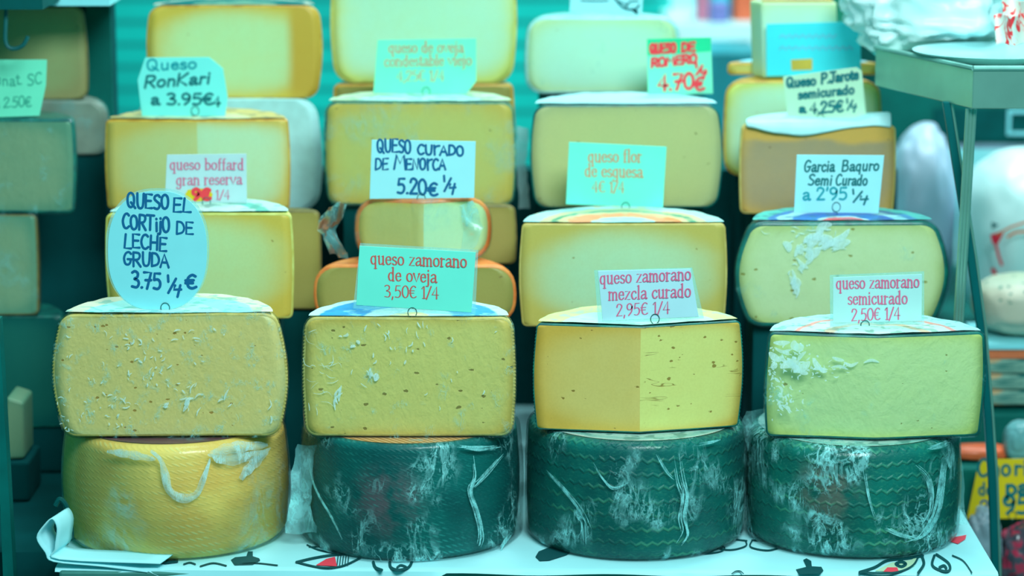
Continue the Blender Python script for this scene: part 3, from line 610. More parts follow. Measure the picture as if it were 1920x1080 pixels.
M_w1 = woven('yellow_pressed_rind', rgb(232, 206, 104), rgb(216, 224, 146), rgb(222, 184, 84), rows=70, diag=True)
M_w2 = woven('dark_pressed_rind', rgb(0, 84, 84), rgb(40, 150, 142), rgb(0, 104, 100), rows=80, diag=True, patch=((-0.02, -0.113, 0.062), rgb(110, 90, 100)))
M_w3 = woven('dark_zigzag_rind', rgb(0, 88, 86), rgb(75, 165, 130), rgb(0, 110, 102), rows=70, amp=0.0030, per=0.011)
M_w4 = woven('green_zigzag_rind', rgb(0, 94, 88), rgb(85, 180, 140), rgb(0, 118, 106), rows=74, amp=0.0030, per=0.0115, patch=((-0.04, -0.105, 0.07), rgb(110, 110, 100)))
def wheel(key, on, label, x0, x1, mats, amp, bulge, corner, topm=None, filmm=None, film_flare=0.0):
    Yc = 0.080; a, b = P(x0, 930, Yc), P(x1, 930, Yc); R = (b.x - a.x) / 2; cx = (a.x + b.x) / 2; zb = 0.0015; h = INFO[on]['bottom'] - 0.0024 - zb
    t = thing('whole_cheese', label, 'cheese', (cx, Yc, zb), None); pr = profile(R, h, bulge, corner)
    merge(revolve(pr, (cx, Yc, zb), 0, 360, amp, len(key) + cx * 9, 72).build('rind', mats, t))
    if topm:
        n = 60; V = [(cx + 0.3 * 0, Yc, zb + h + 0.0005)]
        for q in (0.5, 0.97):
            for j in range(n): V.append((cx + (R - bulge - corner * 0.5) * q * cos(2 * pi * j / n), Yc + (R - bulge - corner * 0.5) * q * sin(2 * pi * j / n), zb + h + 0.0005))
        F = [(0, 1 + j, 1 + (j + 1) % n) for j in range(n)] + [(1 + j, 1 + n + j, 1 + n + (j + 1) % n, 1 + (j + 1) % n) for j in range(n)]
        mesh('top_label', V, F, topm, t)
    if filmm:
        pf = inset(pr, -0.002); g = revolve(pf, (cx, Yc, zb), 0, 360, amp, len(key) + cx * 9, 96)
        for v in g.V:
            d = Vector((v.x - cx, v.y - Yc, 0)); L = d.length
            if L > R * 0.6:
                w = max(0, noise.noise(Vector((v.x * 16, v.y * 16, v.z * 7 + cx * 5)))) * 0.004
                w += film_flare * max(0, 1 - (v.z - zb) / 0.05) ** 2 * (0.6 + 0.6 * noise.noise(Vector((v.x * 22, v.y * 22, 3))))
                v += d / L * w
            v.z = min(max(v.z, zb + 0.0004), zb + h + 0.0008)
        g.build('plastic_film', filmm, t)
    INFO[key] = dict(root=t, top=zb + h, bottom=zb, cen=(cx, Yc, zb), R=R, h=h, Y=Yc, depth=R); return t
rope = Mat('orange_rope_band'); oc = rope.co(); rs = rope.t.nodes.new('ShaderNodeSeparateXYZ'); rope.put(rs.inputs[0], oc)
rw = rope.math('SINE', rope.math('ADD', rope.math('MULTIPLY', rs.outputs[0], 900), rope.math('MULTIPLY', rs.outputs[1], 700)))
rope.set(color=rope.mix(rope.rng(rw, -0.5, 0.6), rgb(190, 130, 70), rgb(235, 185, 130)), rough=0.5)
M_edge_white = disc_label('label_pale_rim', [(0, (190, 225, 215)), (0.09, (150, 205, 200)), (0.1, (200, 225, 220))], ink=(40, 130, 120), seed=9)
wheel('W1', 'F1', 'whole yellow cheese wheel with woven rind on the tablecloth at far left', 122, 543, M_w1, 0.002, 0.006, 0.012, simple('maroon_gap_shade', rgb(120, 60, 75), 0.6), film('film_on_yellow_wheel', 0.3, 20, (1, 1, 0.7), (0.4, 0.5, 0.2), 0.03, (0.5, 0.7), 0.1, 0.6, seed=6.6), 0.0)  # maroon top disc stands for the shadow in the gap under the half
wheel('W2', 'F2', 'dark green whole cheese in loose clear film with orange rim band, second from left', 566, 974, M_w2, 0.0015, 0.004, 0.006, rope.m, F_wheel, 0.006)
wheel('W3', 'F3', 'dark green zigzag cheese wheel in clear film under the golden two faced cheese', 986, 1396, M_w3, 0.0015, 0.003, 0.010, M_edge_white, film('film_creased_dark_wheel', 0.7, 34, (1, 1, 0.35), (0.3, 0.5, 0.4), 0.01, (0.5, 0.68), 0.05, 0.45, seed=8.2), 0.0)
wheel('W4', 'F4', 'dark green zigzag cheese wheel in clear film at the right end of the tablecloth', 1398, 1796, M_w4, 0.0015, 0.003, 0.012, M_edge_white, film('film_creased_green_wheel', 0.7, 30, (1, 1, 0.5), (0.6, 0.2, 0.4), 0.01, (0.5, 0.66), 0.06, 0.45, seed=9.9), 0.003)
# gathered folds of film on the wheels: raised crinkled ribbons lying on the round side; a highlight drawn likewise
def on_wheel(key, off=0.0045):
    i = INFO[key]; cx, Yc, _ = i['cen']; R = i['R'] + off
    def f(px, py):
        d = ray(px, py); ox, oy = CAM.x - cx, CAM.y - Yc; a = d.x ** 2 + d.y ** 2; b = 2 * (ox * d.x + oy * d.y); c = ox * ox + oy * oy - R * R
        D = b * b - 4 * a * c
        if D < 0: D = 0
        return CAM + d * ((-b - sqrt(D)) / (2 * a))
    return f
F_painted_glare = film('film_painted_glare', 0.25, 60, haze=0.42, gate=(0.3, 0.6), gloss=0.3, tint=(215, 255, 255), bk=0.04)  # pale colour that stands for lamp glare on the taut film
F_fold_shine = film('film_fold_highlight', 0.45, 70, haze=0.2, gate=(0.35, 0.6), gloss=0.3, tint=(205, 252, 252), bk=0.05)
F_fold = film('film_gathered_fold', 0.55, 160, (1, 1, 0.4), (0.2, 0.3, 0.1), 0.14, (0.3, 0.6), 0.2, 0.5, seed=0.4)
def fold(key, paths, off=0.0045, soft=False):
    g = Geo(); w0, pts = paths; rn = random.Random(int(pts[0][0]))
    for k in range(3 + int(w0 * 0.6)):
        mp = on_wheel(key, off + rn.uniform(-0.0008, 0.0006)); ox, oy = rn.uniform(-w0, w0) * 0.7, rn.uniform(-w0, w0) * 0.5
        q = [(x + ox + rn.uniform(-w0, w0) * 0.25, y + oy + rn.uniform(-w0, w0) * 0.25) for x, y in pts]
        a = rn.uniform(0, 0.25); b = rn.uniform(0.7, 1); q = smooth_pts(q, 8); q = q[int(a * len(q)):max(int(a * len(q)) + 4, int(b * len(q)))]
        hw = rn.uniform(0.5, 0.9) * (0.8 + w0 * 0.13)
        stroke(g, q, lambda dx, dy, t: hw * (0.15 + 0.85 * sin(pi * t)) + 0.1, mp, False)
    if soft:
        g = Geo(); g.nudge = None
        for k in range(2):
            mp = on_wheel(key, off + 0.0003 * k); q = smooth_pts([(x + rn.uniform(-3, 3), y + rn.uniform(-3, 3)) for x, y in pts], 8); hw = w0 * (0.45 + 0.45 * k) * 0.75
            stroke(g, q, lambda dx, dy, t: hw * (0.25 + 0.75 * sin(pi * t)) * (1 + 0.15 * sin(t * 23 + k)), mp, False)
    g.build('film_fold_and_shine', F_fold_shine if soft else F_fold, INFO[key]['root'])
for w0, pts in ((12, [(280, 846), (300, 862), (308, 890), (318, 920), (345, 934), (372, 924), (386, 894), (396, 862)]), (18, [(392, 850), (430, 860), (500, 846)]), (16, [(400, 846), (440, 838), (500, 832)]), (14, [(452, 900), (478, 870), (505, 842)]), (12, [(200, 846), (250, 850), (290, 862)])): fold('W1', (w0, pts), soft=True)  # loop crease and top right highlight, both drawn as pale strokes
for w0, pts in ((9, [(886, 850), (892, 890), (884, 920), (896, 960), (904, 1000), (898, 1026)]), (6, [(944, 850), (910, 890), (884, 916)]), (4, [(576, 870), (592, 920), (620, 970), (650, 1030)]), (9, [(860, 838), (900, 842), (935, 838)]), (5, [(960, 1000), (945, 1020), (938, 1036)])): fold('W2', (w0, pts))
for w0, pts in ((9, [(1268, 852), (1276, 900), (1284, 930), (1278, 970), (1284, 1000), (1270, 1024)]), (5, [(1022, 880), (1060, 920), (1090, 960), (1110, 1000)]), (4, [(1110, 870), (1130, 900), (1150, 916), (1180, 905)]), (7, [(1310, 834), (1335, 830), (1350, 824)]), (4, [(1230, 850), (1250, 885), (1266, 900)])): fold('W3', (w0, pts))
for w0, pts in ((12, [(1772, 850), (1764, 900), (1756, 960), (1730, 1004), (1700, 1016)]), (6, [(1714, 870), (1740, 900), (1746, 950), (1726, 985)]), (4, [(1620, 880), (1628, 930), (1640, 970)]), (8, [(1740, 842), (1760, 836), (1780, 828)]), (6, [(1660, 990), (1690, 1004), (1720, 1010)])): fold('W4', (w0, pts))

# short bright creases where the film stands off a cut face; lamp glare drawn likewise
F_crease_and_glare = film('film_crease_and_glare_white', 0.35, 200, haze=0.38, gate=(0.3, 0.6), gloss=0.5, tint=(215, 255, 255), bk=0.06)
def creases(key, box, spots, seed=0, off=0.0026, mat=None, name='film_crease_and_glare'):
    rn = random.Random(seed); Y = INFO[key]['Y']; g = Geo(); g.nudge = Vector((0, -0.000004, 0)); mp = lambda x, y: P(x, y, Y - off)
    for cx, cy, sx, sy, num, L, w, ang, spread in spots:
        for _ in range(num):
            x, y = rn.gauss(cx, sx), rn.gauss(cy, sy); a = radians(ang + rn.gauss(0, spread)); l = L * rn.uniform(0.4, 1.3); b = rn.uniform(-0.5, 0.5) * l
            if not (box[0] < x < box[1] and box[2] < y < box[3]): continue
            dx, dy = cos(a) * l / 2, sin(a) * l / 2; hw = w * rn.uniform(0.5, 1.3)
            pts = smooth_pts([(x - dx, y - dy), (x - dy * b / l, y + dx * b / l), (x + dx, y + dy)], 5)
            stroke(g, pts, lambda p, q, t: hw * (0.2 + 0.8 * sin(pi * t)), mp, False)
    g.build(name, mat or F_crease_and_glare, INFO[key]['root'], smooth=False)['kind'] = 'stuff'
creases('F1', (108, 534, 606, 808), ((250, 690, 65, 55, 44, 9, 1.2, 80, 60), (300, 740, 60, 40, 24, 12, 1.5, 70, 60), (330, 630, 70, 12, 12, 12, 1.4, 20, 50), (200, 770, 50, 26, 26, 7, 1.2, 60, 80), (345, 755, 14, 10, 5, 20, 3.2, 130, 30), (420, 770, 60, 20, 6, 20, 1.6, 100, 20), (124, 800, 6, 10, 12, 7, 1.2, 60, 60)), 3)
creases('F2', (574, 960, 608, 806), ((600, 700, 16, 55, 30, 24, 0.6, 20, 40), (640, 745, 4, 5, 3, 28, 2.6, 100, 12), (710, 650, 40, 28, 12, 12, 1.5, 90, 30), (697, 700, 4, 6, 3, 20, 4.4, 100, 20), (770, 625, 20, 18, 12, 14, 1.3, 80, 30), (830, 690, 60, 60, 10, 10, 1.1, 90, 50), (660, 640, 20, 12, 5, 14, 2.4, 10, 30)), 5)
creases('F4', (1442, 1700, 645, 800), ((1490, 672, 24, 22, 70, 7, 1.8, 20, 70), (1530, 690, 40, 12, 26, 9, 1.2, 5, 40), (1470, 745, 16, 22, 40, 8, 1.4, 30, 70), (1446, 690, 5, 45, 30, 6, 1.4, 80, 60)), 7, off=0.0010)  # dense pale strokes here paint the glare at the left of the face
creases('F4', (1440, 1700, 642, 800), ((1490, 672, 20, 16, 17, 26, 6.5, 10, 30), (1540, 688, 36, 8, 7, 34, 3, 5, 10), (1462, 745, 10, 20, 6, 16, 3, 70, 30)), 17, off=0.0014, mat=F_painted_glare, name='painted_glare')


# ------------------------------------------------------------------ second row
Y2 = 0.205
half_cheese('S1', 'cheese_half', 'butter yellow half cheese standing behind the oval sign, second row far left', (200, 553, 400, 597), Y2, dict(paste=P_s1, rind=R_pale), 0.002, bulge=0.002, corner=0.006, amp=0.0015, topm=disc_label('label_green_white', [(0, (185, 235, 225)), (0.06, (90, 190, 180)), (0.075, (180, 236, 230))], ink=(60, 150, 140), seed=11), top_r=0.97)
half_cheese('S2b', 'cheese_half', 'dull brown half cheese with orange rind lying under the film wrapped wedge', (588, 968, 497, 606), Y2, dict(paste=P_s2b, rind=R_orange), 0.0032, bulge=0.006, corner=0.026, amp=0.0015, depth=0.09)
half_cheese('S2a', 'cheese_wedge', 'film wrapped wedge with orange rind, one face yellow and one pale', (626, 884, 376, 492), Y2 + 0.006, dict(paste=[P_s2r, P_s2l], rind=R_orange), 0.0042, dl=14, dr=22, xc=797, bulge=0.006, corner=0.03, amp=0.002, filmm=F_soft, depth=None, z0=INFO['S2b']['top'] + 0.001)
half_cheese('S3', 'cheese_half', 'large pale lime half cheese with an orange and white printed top label', (972, 1364, 420, 612), Y2, dict(paste=P_s3, rind=R_tan), 0.0016, bulge=0.003, corner=0.005, amp=0.0012, topm=disc_label('label_orange_rings', [(0, (170, 240, 240)), (0.035, (230, 150, 95)), (0.062, (215, 215, 160)), (0.070, (70, 160, 130)), (0.078, (205, 215, 165)), (0.09, (170, 240, 240))], ink=(205, 200, 150), seed=13), top_r=0.99)
half_cheese('S4', 'cheese_half', 'barrel shaped half cheese with thick dark green rind and blue top label', (1376, 1776, 416, 612), Y2, dict(paste=P_s4, rind=R_dark), 0.0042, bulge=0.016, corner=0.014, amp=0.001, filmm=F_glare, topm=disc_label('label_blue_red', [(0, (235, 70, 60)), (0.022, (190, 236, 240)), (0.028, (20, 110, 200)), (0.055, (150, 220, 235)), (0.07, (30, 120, 190)), (0.08, (60, 190, 180))], ink=(20, 110, 130), seed=15), top_r=0.98)
half_cheese('X1', 'cheese_piece', 'brown cheese piece behind the butter yellow half, seen at its right side', (470, 606, 396, 580), 0.325, dict(paste=P_s2b, rind=R_brown), 0.002, bulge=0.002, corner=0.006, depth=0.03)
half_cheese('X2', 'cheese_piece', 'brown cheese piece behind the film wrapped wedge, seen at its right side', (800, 970, 386, 495), 0.325, dict(paste=P_s2b, rind=R_brown), 0.002, bulge=0.002, corner=0.006, depth=0.03)
for key, lab in (('S1', 'dark block under the butter yellow half'), ('S2b', 'dark block under the brown half with orange rind'), ('S3', 'dark block under the pale lime half'), ('S4', 'dark block under the barrel shaped half'), ('X1', 'dark block under the left brown piece'), ('X2', 'dark block under the right brown piece')):
    block(key, lab, front=0.010 if key[0] == 'S' else 0.004, back=0.09 if key[0] == 'S' else 0.03)
rz_ = P(800, 318, 0.66).z
t = mesh('dark_backing', Geo().box((P(205, 0, .66).x, 0.655, 0.0015), (P(1690, 0, .66).x, 0.70, rz_)).V, Geo().box((0, 0, 0), (1, 1, 1)).F, M_darkest, loc=(0.08, 0.67, 0.0015), smooth=False)  # dark board added so the gaps between the stacks stay dark
tag(t, 'added dark teal backboard filling the gaps behind the cheese stacks', 'display board')
creases('S4', (1400, 1760, 428, 600), ((1545, 452, 24, 14, 26, 10, 1.6, -30, 50), (1505, 474, 14, 14, 14, 8, 1.6, 60, 70), (1488, 535, 5, 18, 8, 9, 1.8, 80, 60), (1490, 432, 40, 5, 16, 16, 1.2, 8, 12)), 9)  # pale strokes paint a patch of lamp glare on the film
creases('S4', (1400, 1760, 428, 600), ((1550, 450, 22, 11, 17, 36, 7, -28, 14), (1508, 474, 14, 10, 8, 26, 6, 60, 50), (1488, 535, 3, 12, 6, 26, 6, 85, 10)), 19, mat=F_painted_glare, name='painted_glare')
# crumpled film either side of the wrapped wedge
i = INFO['S2a']
def crumple(name, pts, Y, mat, parent, d=0.02, n=12, amp=0.006, seed=0):
    """wrinkled sheet filling an outline given as left and right edges"""
    g = Geo(); L, Rr = pts; V = []
    for a in range(n + 1):
        for b in range(n + 1):
            v_ = a / n; u = b / n
            def at(e):
                x = v_ * (len(e) - 1); k = min(int(x), len(e) - 2); f = x - k; return e[k][0] + (e[k + 1][0] - e[k][0]) * f, e[k][1] + (e[k + 1][1] - e[k][1]) * f
            p0, p1 = at(L), at(Rr); q = P(p0[0] + (p1[0] - p0[0]) * u, p0[1] + (p1[1] - p0[1]) * u, Y + d * sin(pi * u * 0.5))
            V.append(q + noise.noise_vector(q * 70 + Vector((seed, 0, 0))) * amp)
    g.add(V, [(a * (n + 1) + b, a * (n + 1) + b + 1, (a + 1) * (n + 1) + b + 1, (a + 1) * (n + 1) + b) for a in range(n) for b in range(n)])
    return g.build(name, mat, parent, auto=20)
crumple('film_edge', ([(620, 382), (592, 428), (622, 478)], [(650, 384), (636, 430), (650, 486)]), Y2 + 0.012, F_bag, i['root'], seed=1)
crumple('film_edge', ([(862, 384), (872, 430), (858, 480)], [(888, 378), (902, 428), (884, 478)]), Y2 + 0.018, F_bag, i['root'], d=-0.004, seed=2)
# loose film between the left wheels
i = INFO['W2']
crumple('film_edge', ([(560, 830), (545, 900), (542, 975), (536, 1000)], [(590, 830), (585, 900), (585, 975), (600, 1000)]), 0.02, F_bag, i['root'], d=0.0, seed=4, amp=0.004, n=16)

# ------------------------------------------------------------------ third row
Y3 = 0.37
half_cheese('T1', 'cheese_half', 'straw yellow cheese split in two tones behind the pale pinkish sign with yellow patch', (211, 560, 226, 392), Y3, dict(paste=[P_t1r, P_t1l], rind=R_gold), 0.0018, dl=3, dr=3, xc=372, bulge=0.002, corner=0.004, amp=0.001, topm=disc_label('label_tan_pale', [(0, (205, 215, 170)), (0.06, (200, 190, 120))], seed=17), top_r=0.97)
half_cheese('T2', 'cheese_half', 'mustard yellow half cheese behind the blue lettered menorca sign', (608, 969, 192, 384), Y3, dict(paste=P_t2, rind=R_speckled), 0.0022, bulge=0.003, corner=0.012, amp=0.002, topm=disc_label('label_white_flecked', [(0, (180, 240, 235)), (0.07, (185, 225, 190))], ink=(60, 150, 130), seed=19), top_r=0.98, filmm=F_soft)
half_cheese('T3', 'cheese_half', 'putty coloured half cheese with thin dark rind behind the green sign with faded print', (992, 1354, 197, 390), Y3, dict(paste=P_t3, rind=R_dark), 0.0022, bulge=0.006, corner=0.014, amp=0.0015, topm=simple('white_top_paper', rgb(165, 240, 245), 0.5, var=0.03), top_r=1.0)
half_cheese('T4', 'cheese_block', 'pinkish tan cheese with an orange top, draped in white paper', (1384, 1677, 236, 400), Y3, dict(paste=P_t4, rind=R_tan), 0.0018, bulge=0.002, corner=0.006, amp=0.004)
half_cheese('V3', 'cheese_half', 'milky white half cheese in film, top row beside the scarlet lettered sign', (984, 1275, 32, 176), 0.53, dict(paste=P_u3, rind=R_white), 0.003, bulge=0.003, corner=0.020, amp=0.002, filmm=F_glare)
for key, lab in (('T1', 'dark block under the two toned straw cheese'), ('T2', 'dark block under the mustard half'), ('T3', 'dark block under the putty half'), ('T4', 'dark block under the paper draped cheese'), ('V3', 'dark block under the milky half')):
    block(key, lab, front=0.010, back=0.09)
# white paper draped over T4
i = INFO['T4']; V = []; n = 26
prof_ = [(0.10, 0.0), (0.05, 0.002), (0.006, 0.003), (-0.003, 0.002), (-0.0055, -0.004), (-0.006, -0.010)]
for a in range(len(prof_)):
    for b in range(n + 1):
        u = b / n; x = i['cen'][0] + i['R'] * (-0.93 + 1.86 * u); dy, dz = prof_[a]
        lip = 0.35 + 1.5 * (sin(pi * u * 1.1 + 0.2) ** 2) * (1 - 0.7 * u)
        if a >= 4: dz = dz * lip
        if a < 2: x = i['cen'][0] + (x - i['cen'][0]) * (0.25 + 0.75 * sqrt(max(0, 1 - (dy / i['R']) ** 2)))
        bump_ = 0.006 * max(0, noise.noise(Vector((u * 5, a * 0.4, 2)))) + (0.009 * max(0, u - 0.78) / 0.22 if a in (2, 3) else 0)
        V.append((x, i['Y'] + dy, i['top'] + 0.0035 + dz + bump_))
pw = mesh('paper_wrap', V, [(a * (n + 1) + b, a * (n + 1) + b + 1, (a + 1) * (n + 1) + b + 1, (a + 1) * (n + 1) + b) for a in range(len(prof_) - 1) for b in range(n)], M_white_paper, i['root'])
sd = pw.modifiers.new('s', 'SOLIDIFY'); sd.thickness = 0.0006; ss = pw.modifiers.new('ss', 'SUBSURF'); ss.levels = ss.render_levels = 1

# ------------------------------------------------------------------ top row
Y4 = 0.53
half_cheese('V1', 'wrapped_cheese', 'cheese wrapped in white paper between the straw cheese and the top left half', (256, 604, 188, 395), Y4 - 0.03, dict(paste=M_white_paper, rind=M_white_paper), 0.002, bulge=0.004, corner=0.02, amp=0.004)
half_cheese('U1', 'cheese_half', 'light yellow half cheese with gold edges standing on the white paper wrap', (275, 607, 12, 187), Y4 - 0.02, dict(paste=P_u1, rind=R_gold), 0.0022, bulge=0.006, corner=0.014, amp=0.0025, topm=disc_label('label_dark_flecked', [(0, (120, 160, 130)), (0.05, (20, 90, 90)), (0.085, (190, 200, 180))], ink=(0, 90, 95), seed=23), top_r=0.97, z0=INFO['V1']['top'] + 0.001)
half_cheese('V2', 'cheese_half', 'brown half cheese almost hidden under the tall pale mint one', (624, 966, 158, 330), Y4, dict(paste=P_s2b, rind=R_gold), 0.003, bulge=0.002, corner=0.006, amp=0.001)
half_cheese('U2', 'cheese_half', 'tall pale mint half cheese cut by the top of the picture', (619, 972, -75, 156), Y4 + 0.002, dict(paste=P_u2, rind=R_pale), 0.003, bulge=0.006, corner=0.022, amp=0.002, z0=INFO['V2']['top'] + 0.001)
half_cheese('T4b', 'cheese_half', 'yellow edged pale half cheese standing behind the paper draped one', (1354, 1652, 152, 330), Y4 - 0.03, dict(paste=P_u2, rind=R_gold), 0.0025, bulge=0.003, corner=0.018, amp=0.002)
half_cheese('V4', 'cheese_piece', 'low olive cheese piece behind the cyan sign', (1364, 1648, 118, 150), Y4 + 0.025, dict(paste=P_t2, rind=R_gold), 0.002, bulge=0.001, corner=0.004, amp=0.001, z0=INFO['T4b']['top'] + 0.001, depth=0.035, topm=simple('blue_white_label', rgb(130, 220, 240), 0.4, var=0.2, scale=60))
for key, lab in (('V1', 'dark block under the paper wrapped cheese'), ('V2', 'dark block under the hidden brown half'), ('T4b', 'dark block under the yellow edged half')): block(key, lab, front=0.012, back=0.08)
# pale slab standing upright
i = INFO['T4b']; z0 = i['top'] + 0.001; q0 = P(1432, 150, Y4 - 0.012); q1 = P(1572, 4, Y4 - 0.012)
g = Geo().prism([Vector((q0.x, Y4 - 0.014, z0)), Vector((q1.x + 0.003, Y4 - 0.014, z0)), Vector((q1.x - 0.001, Y4 - 0.010, q1.z)), Vector((q0.x - 0.004, Y4 - 0.010, q1.z))], (-0.012, 0.032, 0))
t = thing('cheese_slab', 'pale upright cheese slab behind the cyan sign', 'cheese', (q0.x, Y4, z0)); o = g.build('paste', P_u3, t, smooth=False); bevel(o, 0.003)
Geo().box((q0.x - 0.003, Y4 - 0.008, q1.z + 0.0005), (q1.x - 0.006, Y4 + 0.01, q1.z + 0.002)).build('rind', R_gold, t, smooth=False)

# ------------------------------------------------------------------ price signs
def YS(key, px, yb): return max(INFO[key]['Y'] + 0.004, Pz(px, yb, INFO[key]['top'] + 0.0015).y)
def oval(cx, cy, rx, ry, n=2.4, m=64):
    out = []
    for k in range(m):
        a = 2 * pi * k / m; c, s_ = cos(a), sin(a); out.append((cx + rx * (abs(c) ** (2 / n)) * (1 if c > 0 else -1), cy + ry * (abs(s_) ** (2 / n)) * (1 if s_ > 0 else -1)))
    return [(x, min(y, 580)) for x, y in out]
H = 'hand'; PR = 'print'
sign('large oval pale blue sign handwritten in dark blue, QUESO EL CORTIJO DE LECHE GRUDA', oval(295, 470, 93, 112), YS('F1', 310, 581),
     [('QUESO', 238, 318, 388, 393, 27, M_ink, H, dict(jit=.05)), ('EL', 324, 360, 397, 398, 26, M_ink, H, dict(jit=.05)), ('CORTijO', 229, 320, 427, 434, 27, M_ink, H, dict(jit=.06)), ('DE', 330, 364, 438, 440, 23, M_ink, H, dict(jit=.04)),
      ('LECHE', 232, 314, 464, 470, 26, M_ink, H, dict(jit=.06)), ('GRUDA', 231, 319, 497, 502, 25, M_ink, H, dict(jit=.06)), ('3.75', 246, 304, 538, 542, 31, M_ink, H, dict(jit=.06, w=2.3)), ('¼', 312, 342, 546, 548, 26, M_ink, H, dict(w=2.2)), ('€', 348, 370, 541, 541, 26, M_ink, H, dict(w=2.4))],
     M_card_blue, clip=(310, 577), base_z=INFO['F1']['top'], sleeve=oval(295, 468, 97, 115))
sign('green laminated sign printed in red, queso zamorano de oveja 3,50€', [(674, 461), (892, 473), (884, 586), (668, 572)], YS('F2', 770, 592),
     [('queso zamorano', 694, 876, 495, 501, 26, M_ink_red, PR, {}), ('de oveja', 727, 820, 526, 530, 26, M_ink_red, PR, {}), ('3,50€ 1/4', 720, 824, 557, 560, 23, M_ink_red, PR, {})],
     M_card_green, clip=(773, 586), base_z=INFO['F2']['top'], sleeve=[(675, 456), (897, 469), (891, 593), (662, 578)])
sign('pale lilac laminated sign printed in pink red, queso zamorano mezcla curado', [(1121, 508), (1295, 504), (1310, 594), (1130, 602)], YS('F3', 1225, 606),
     [('queso zamorano', 1124, 1296, 533, 524, 26, M_ink_pink, PR, {}), ('mezcla curado', 1140, 1296, 563, 556, 26, M_ink_pink, PR, {}), ('2,95€ 1/4', 1155, 1257, 593, 587, 23, M_ink_pink, PR, {})],
     M_card_lilac, clip=(1228, 598), base_z=INFO['F3']['top'], sleeve=[(1114, 507), (1298, 502), (1320, 597), (1122, 608)])
sign('pale grey laminated sign printed in pink red, queso zamorano semicurado', [(1562, 520), (1729, 514), (1728, 602), (1562, 606)], YS('F4', 1620, 612),
     [('queso zamorano', 1567, 1724, 542, 538, 25, M_ink_pink, PR, {}), ('semicurado', 1589, 1702, 571, 569, 25, M_ink_pink, PR, {}), ('2,50€ 1/4', 1596, 1689, 602, 598, 23, M_ink_pink, PR, {})],
     M_card_grey, clip=(1622, 610), base_z=INFO['F4']['top'], sleeve=[(1556, 516), (1733, 509), (1733, 607), (1557, 613)])
def blob(t, mp):
    g = Geo(); fill(g, [(346, 366), (352, 356), (372, 353), (392, 355), (399, 364), (396, 374), (372, 378), (352, 376)], mp(0.0003)); g.build('yellow_patch', M_card_yellow, t, smooth=False)
sign('pale pinkish sign with a yellow patch, red print gran reserva and 9€', [(313, 290), (462, 288), (463, 381), (309, 378)], YS('S1', 388, 383),
     [('queso boffard', 318, 458, 318, 318, 22, M_ink_pink, PR, {}), ('gran reserva', 330, 455, 347, 345, 22, M_ink_pink, PR, {}), ('9€', 360, 396, 374, 374, 20, M_ink_scarlet, H, dict(w=3.2)), ('1/4', 404, 432, 374, 373, 18, M_ink_pink, PR, {})],
     simple('pale_pinkish_card', rgb(185, 218, 222), 0.5, var=0.02), clip=(387, 379), base_z=INFO['S1']['top'], extra=blob)
sign('pale blue sign in dark blue handwriting, QUESO CURADO DE MENORCA', [(697, 262), (892, 265), (889, 371), (693, 373)], YS('S2a', 792, 377),
     [('QUESO', 707, 772, 285, 287, 24, M_ink, H, dict(jit=.05)), ('CUYADO', 782, 871, 289, 292, 18, M_ink, H, dict(jit=.04, w=1.9)), ('DE', 703, 729, 319, 317, 21, M_ink, H, dict(jit=.04)), ('M', 739, 764, 317, 318, 27, M_ink, H, dict(w=1.9)), ('ENOYCA', 761, 837, 318, 318, 20, M_ink, H, dict(w=1.9, jit=.04)), ('5.20', 744, 801, 362, 364, 29, M_ink, H, dict(jit=.05, w=2.2)), ('€', 803, 822, 367, 367, 24, M_ink, H, dict(w=2.2)), ('¼', 830, 856, 356, 356, 23, M_ink, H, dict(w=2.0))],
     M_card, clip=(790, 372), base_z=INFO['S2a']['top'])
sign('green sign with faded orange print, queso flor, on orange ringed label', [(1067, 266), (1250, 275), (1243, 389), (1061, 383)], YS('S3', 1172, 391),
     [('queso flor', 1102, 1204, 304, 304, 25, M_ink_orange, PR, {}), ('de esguesa', 1096, 1206, 331, 333, 25, M_ink_orange, PR, {}), ('4€ 1/4', 1110, 1172, 360, 361, 21, M_ink_orange, PR, {})],
     M_card_green, clip=(1173, 388), base_z=INFO['S3']['top'])
sign('pale blue sign in thin teal handwriting, Semi Curado at 2,95', [(1494, 290), (1658, 291), (1647, 400), (1489, 398)], YS('S4', 1570, 402),
     [('Garcia', 1507, 1565, 322, 321, 21, M_ink_teal, H, dict(shear=.12, w=1.5)), ('Baquro', 1578, 1648, 321, 319, 20, M_ink_teal, H, dict(shear=.12, w=1.5)), ('Semi', 1514, 1560, 347, 347, 20, M_ink_teal, H, dict(shear=.15, w=1.5)), ('Curado', 1566, 1626, 347, 347, 20, M_ink_teal, H, dict(shear=.15, w=1.5)), ("a 2'95", 1504, 1590, 375, 374, 23, M_ink_brightteal, H, dict(w=1.7)), ('¼', 1596, 1630, 377, 377, 19, M_ink_teal, H, dict(w=1.7))],
     M_card, clip=(1568, 388), base_z=INFO['S4']['top'])
sign('cream sign tilted on paper draped cheese, handwritten semicurado 4.25€', [(1468, 144), (1606, 126), (1616, 133), (1625, 222), (1478, 231)], YS('T4', 1540, 229),
     [('Queso', 1475, 1530, 164, 159, 18, M_ink_teal, H, dict(w=2.1)), ('P.Jarote', 1540, 1610, 157, 148, 19, M_ink_teal, H, dict(w=2.1)), ('semicurado', 1496, 1602, 186, 175, 17, M_ink_teal, H, dict(w=1.9)), ('a', 1497, 1512, 211, 211, 16, M_ink_teal, H, dict(w=2.0)), ('4.25€', 1518, 1582, 213, 209, 21, M_ink_teal, H, dict(w=2.1)), ('¼', 1586, 1607, 205, 204, 17, M_ink_teal, H, dict(w=1.7))],
     M_card_cream, clip=(1538, 222), base_z=INFO['T4']['top'])
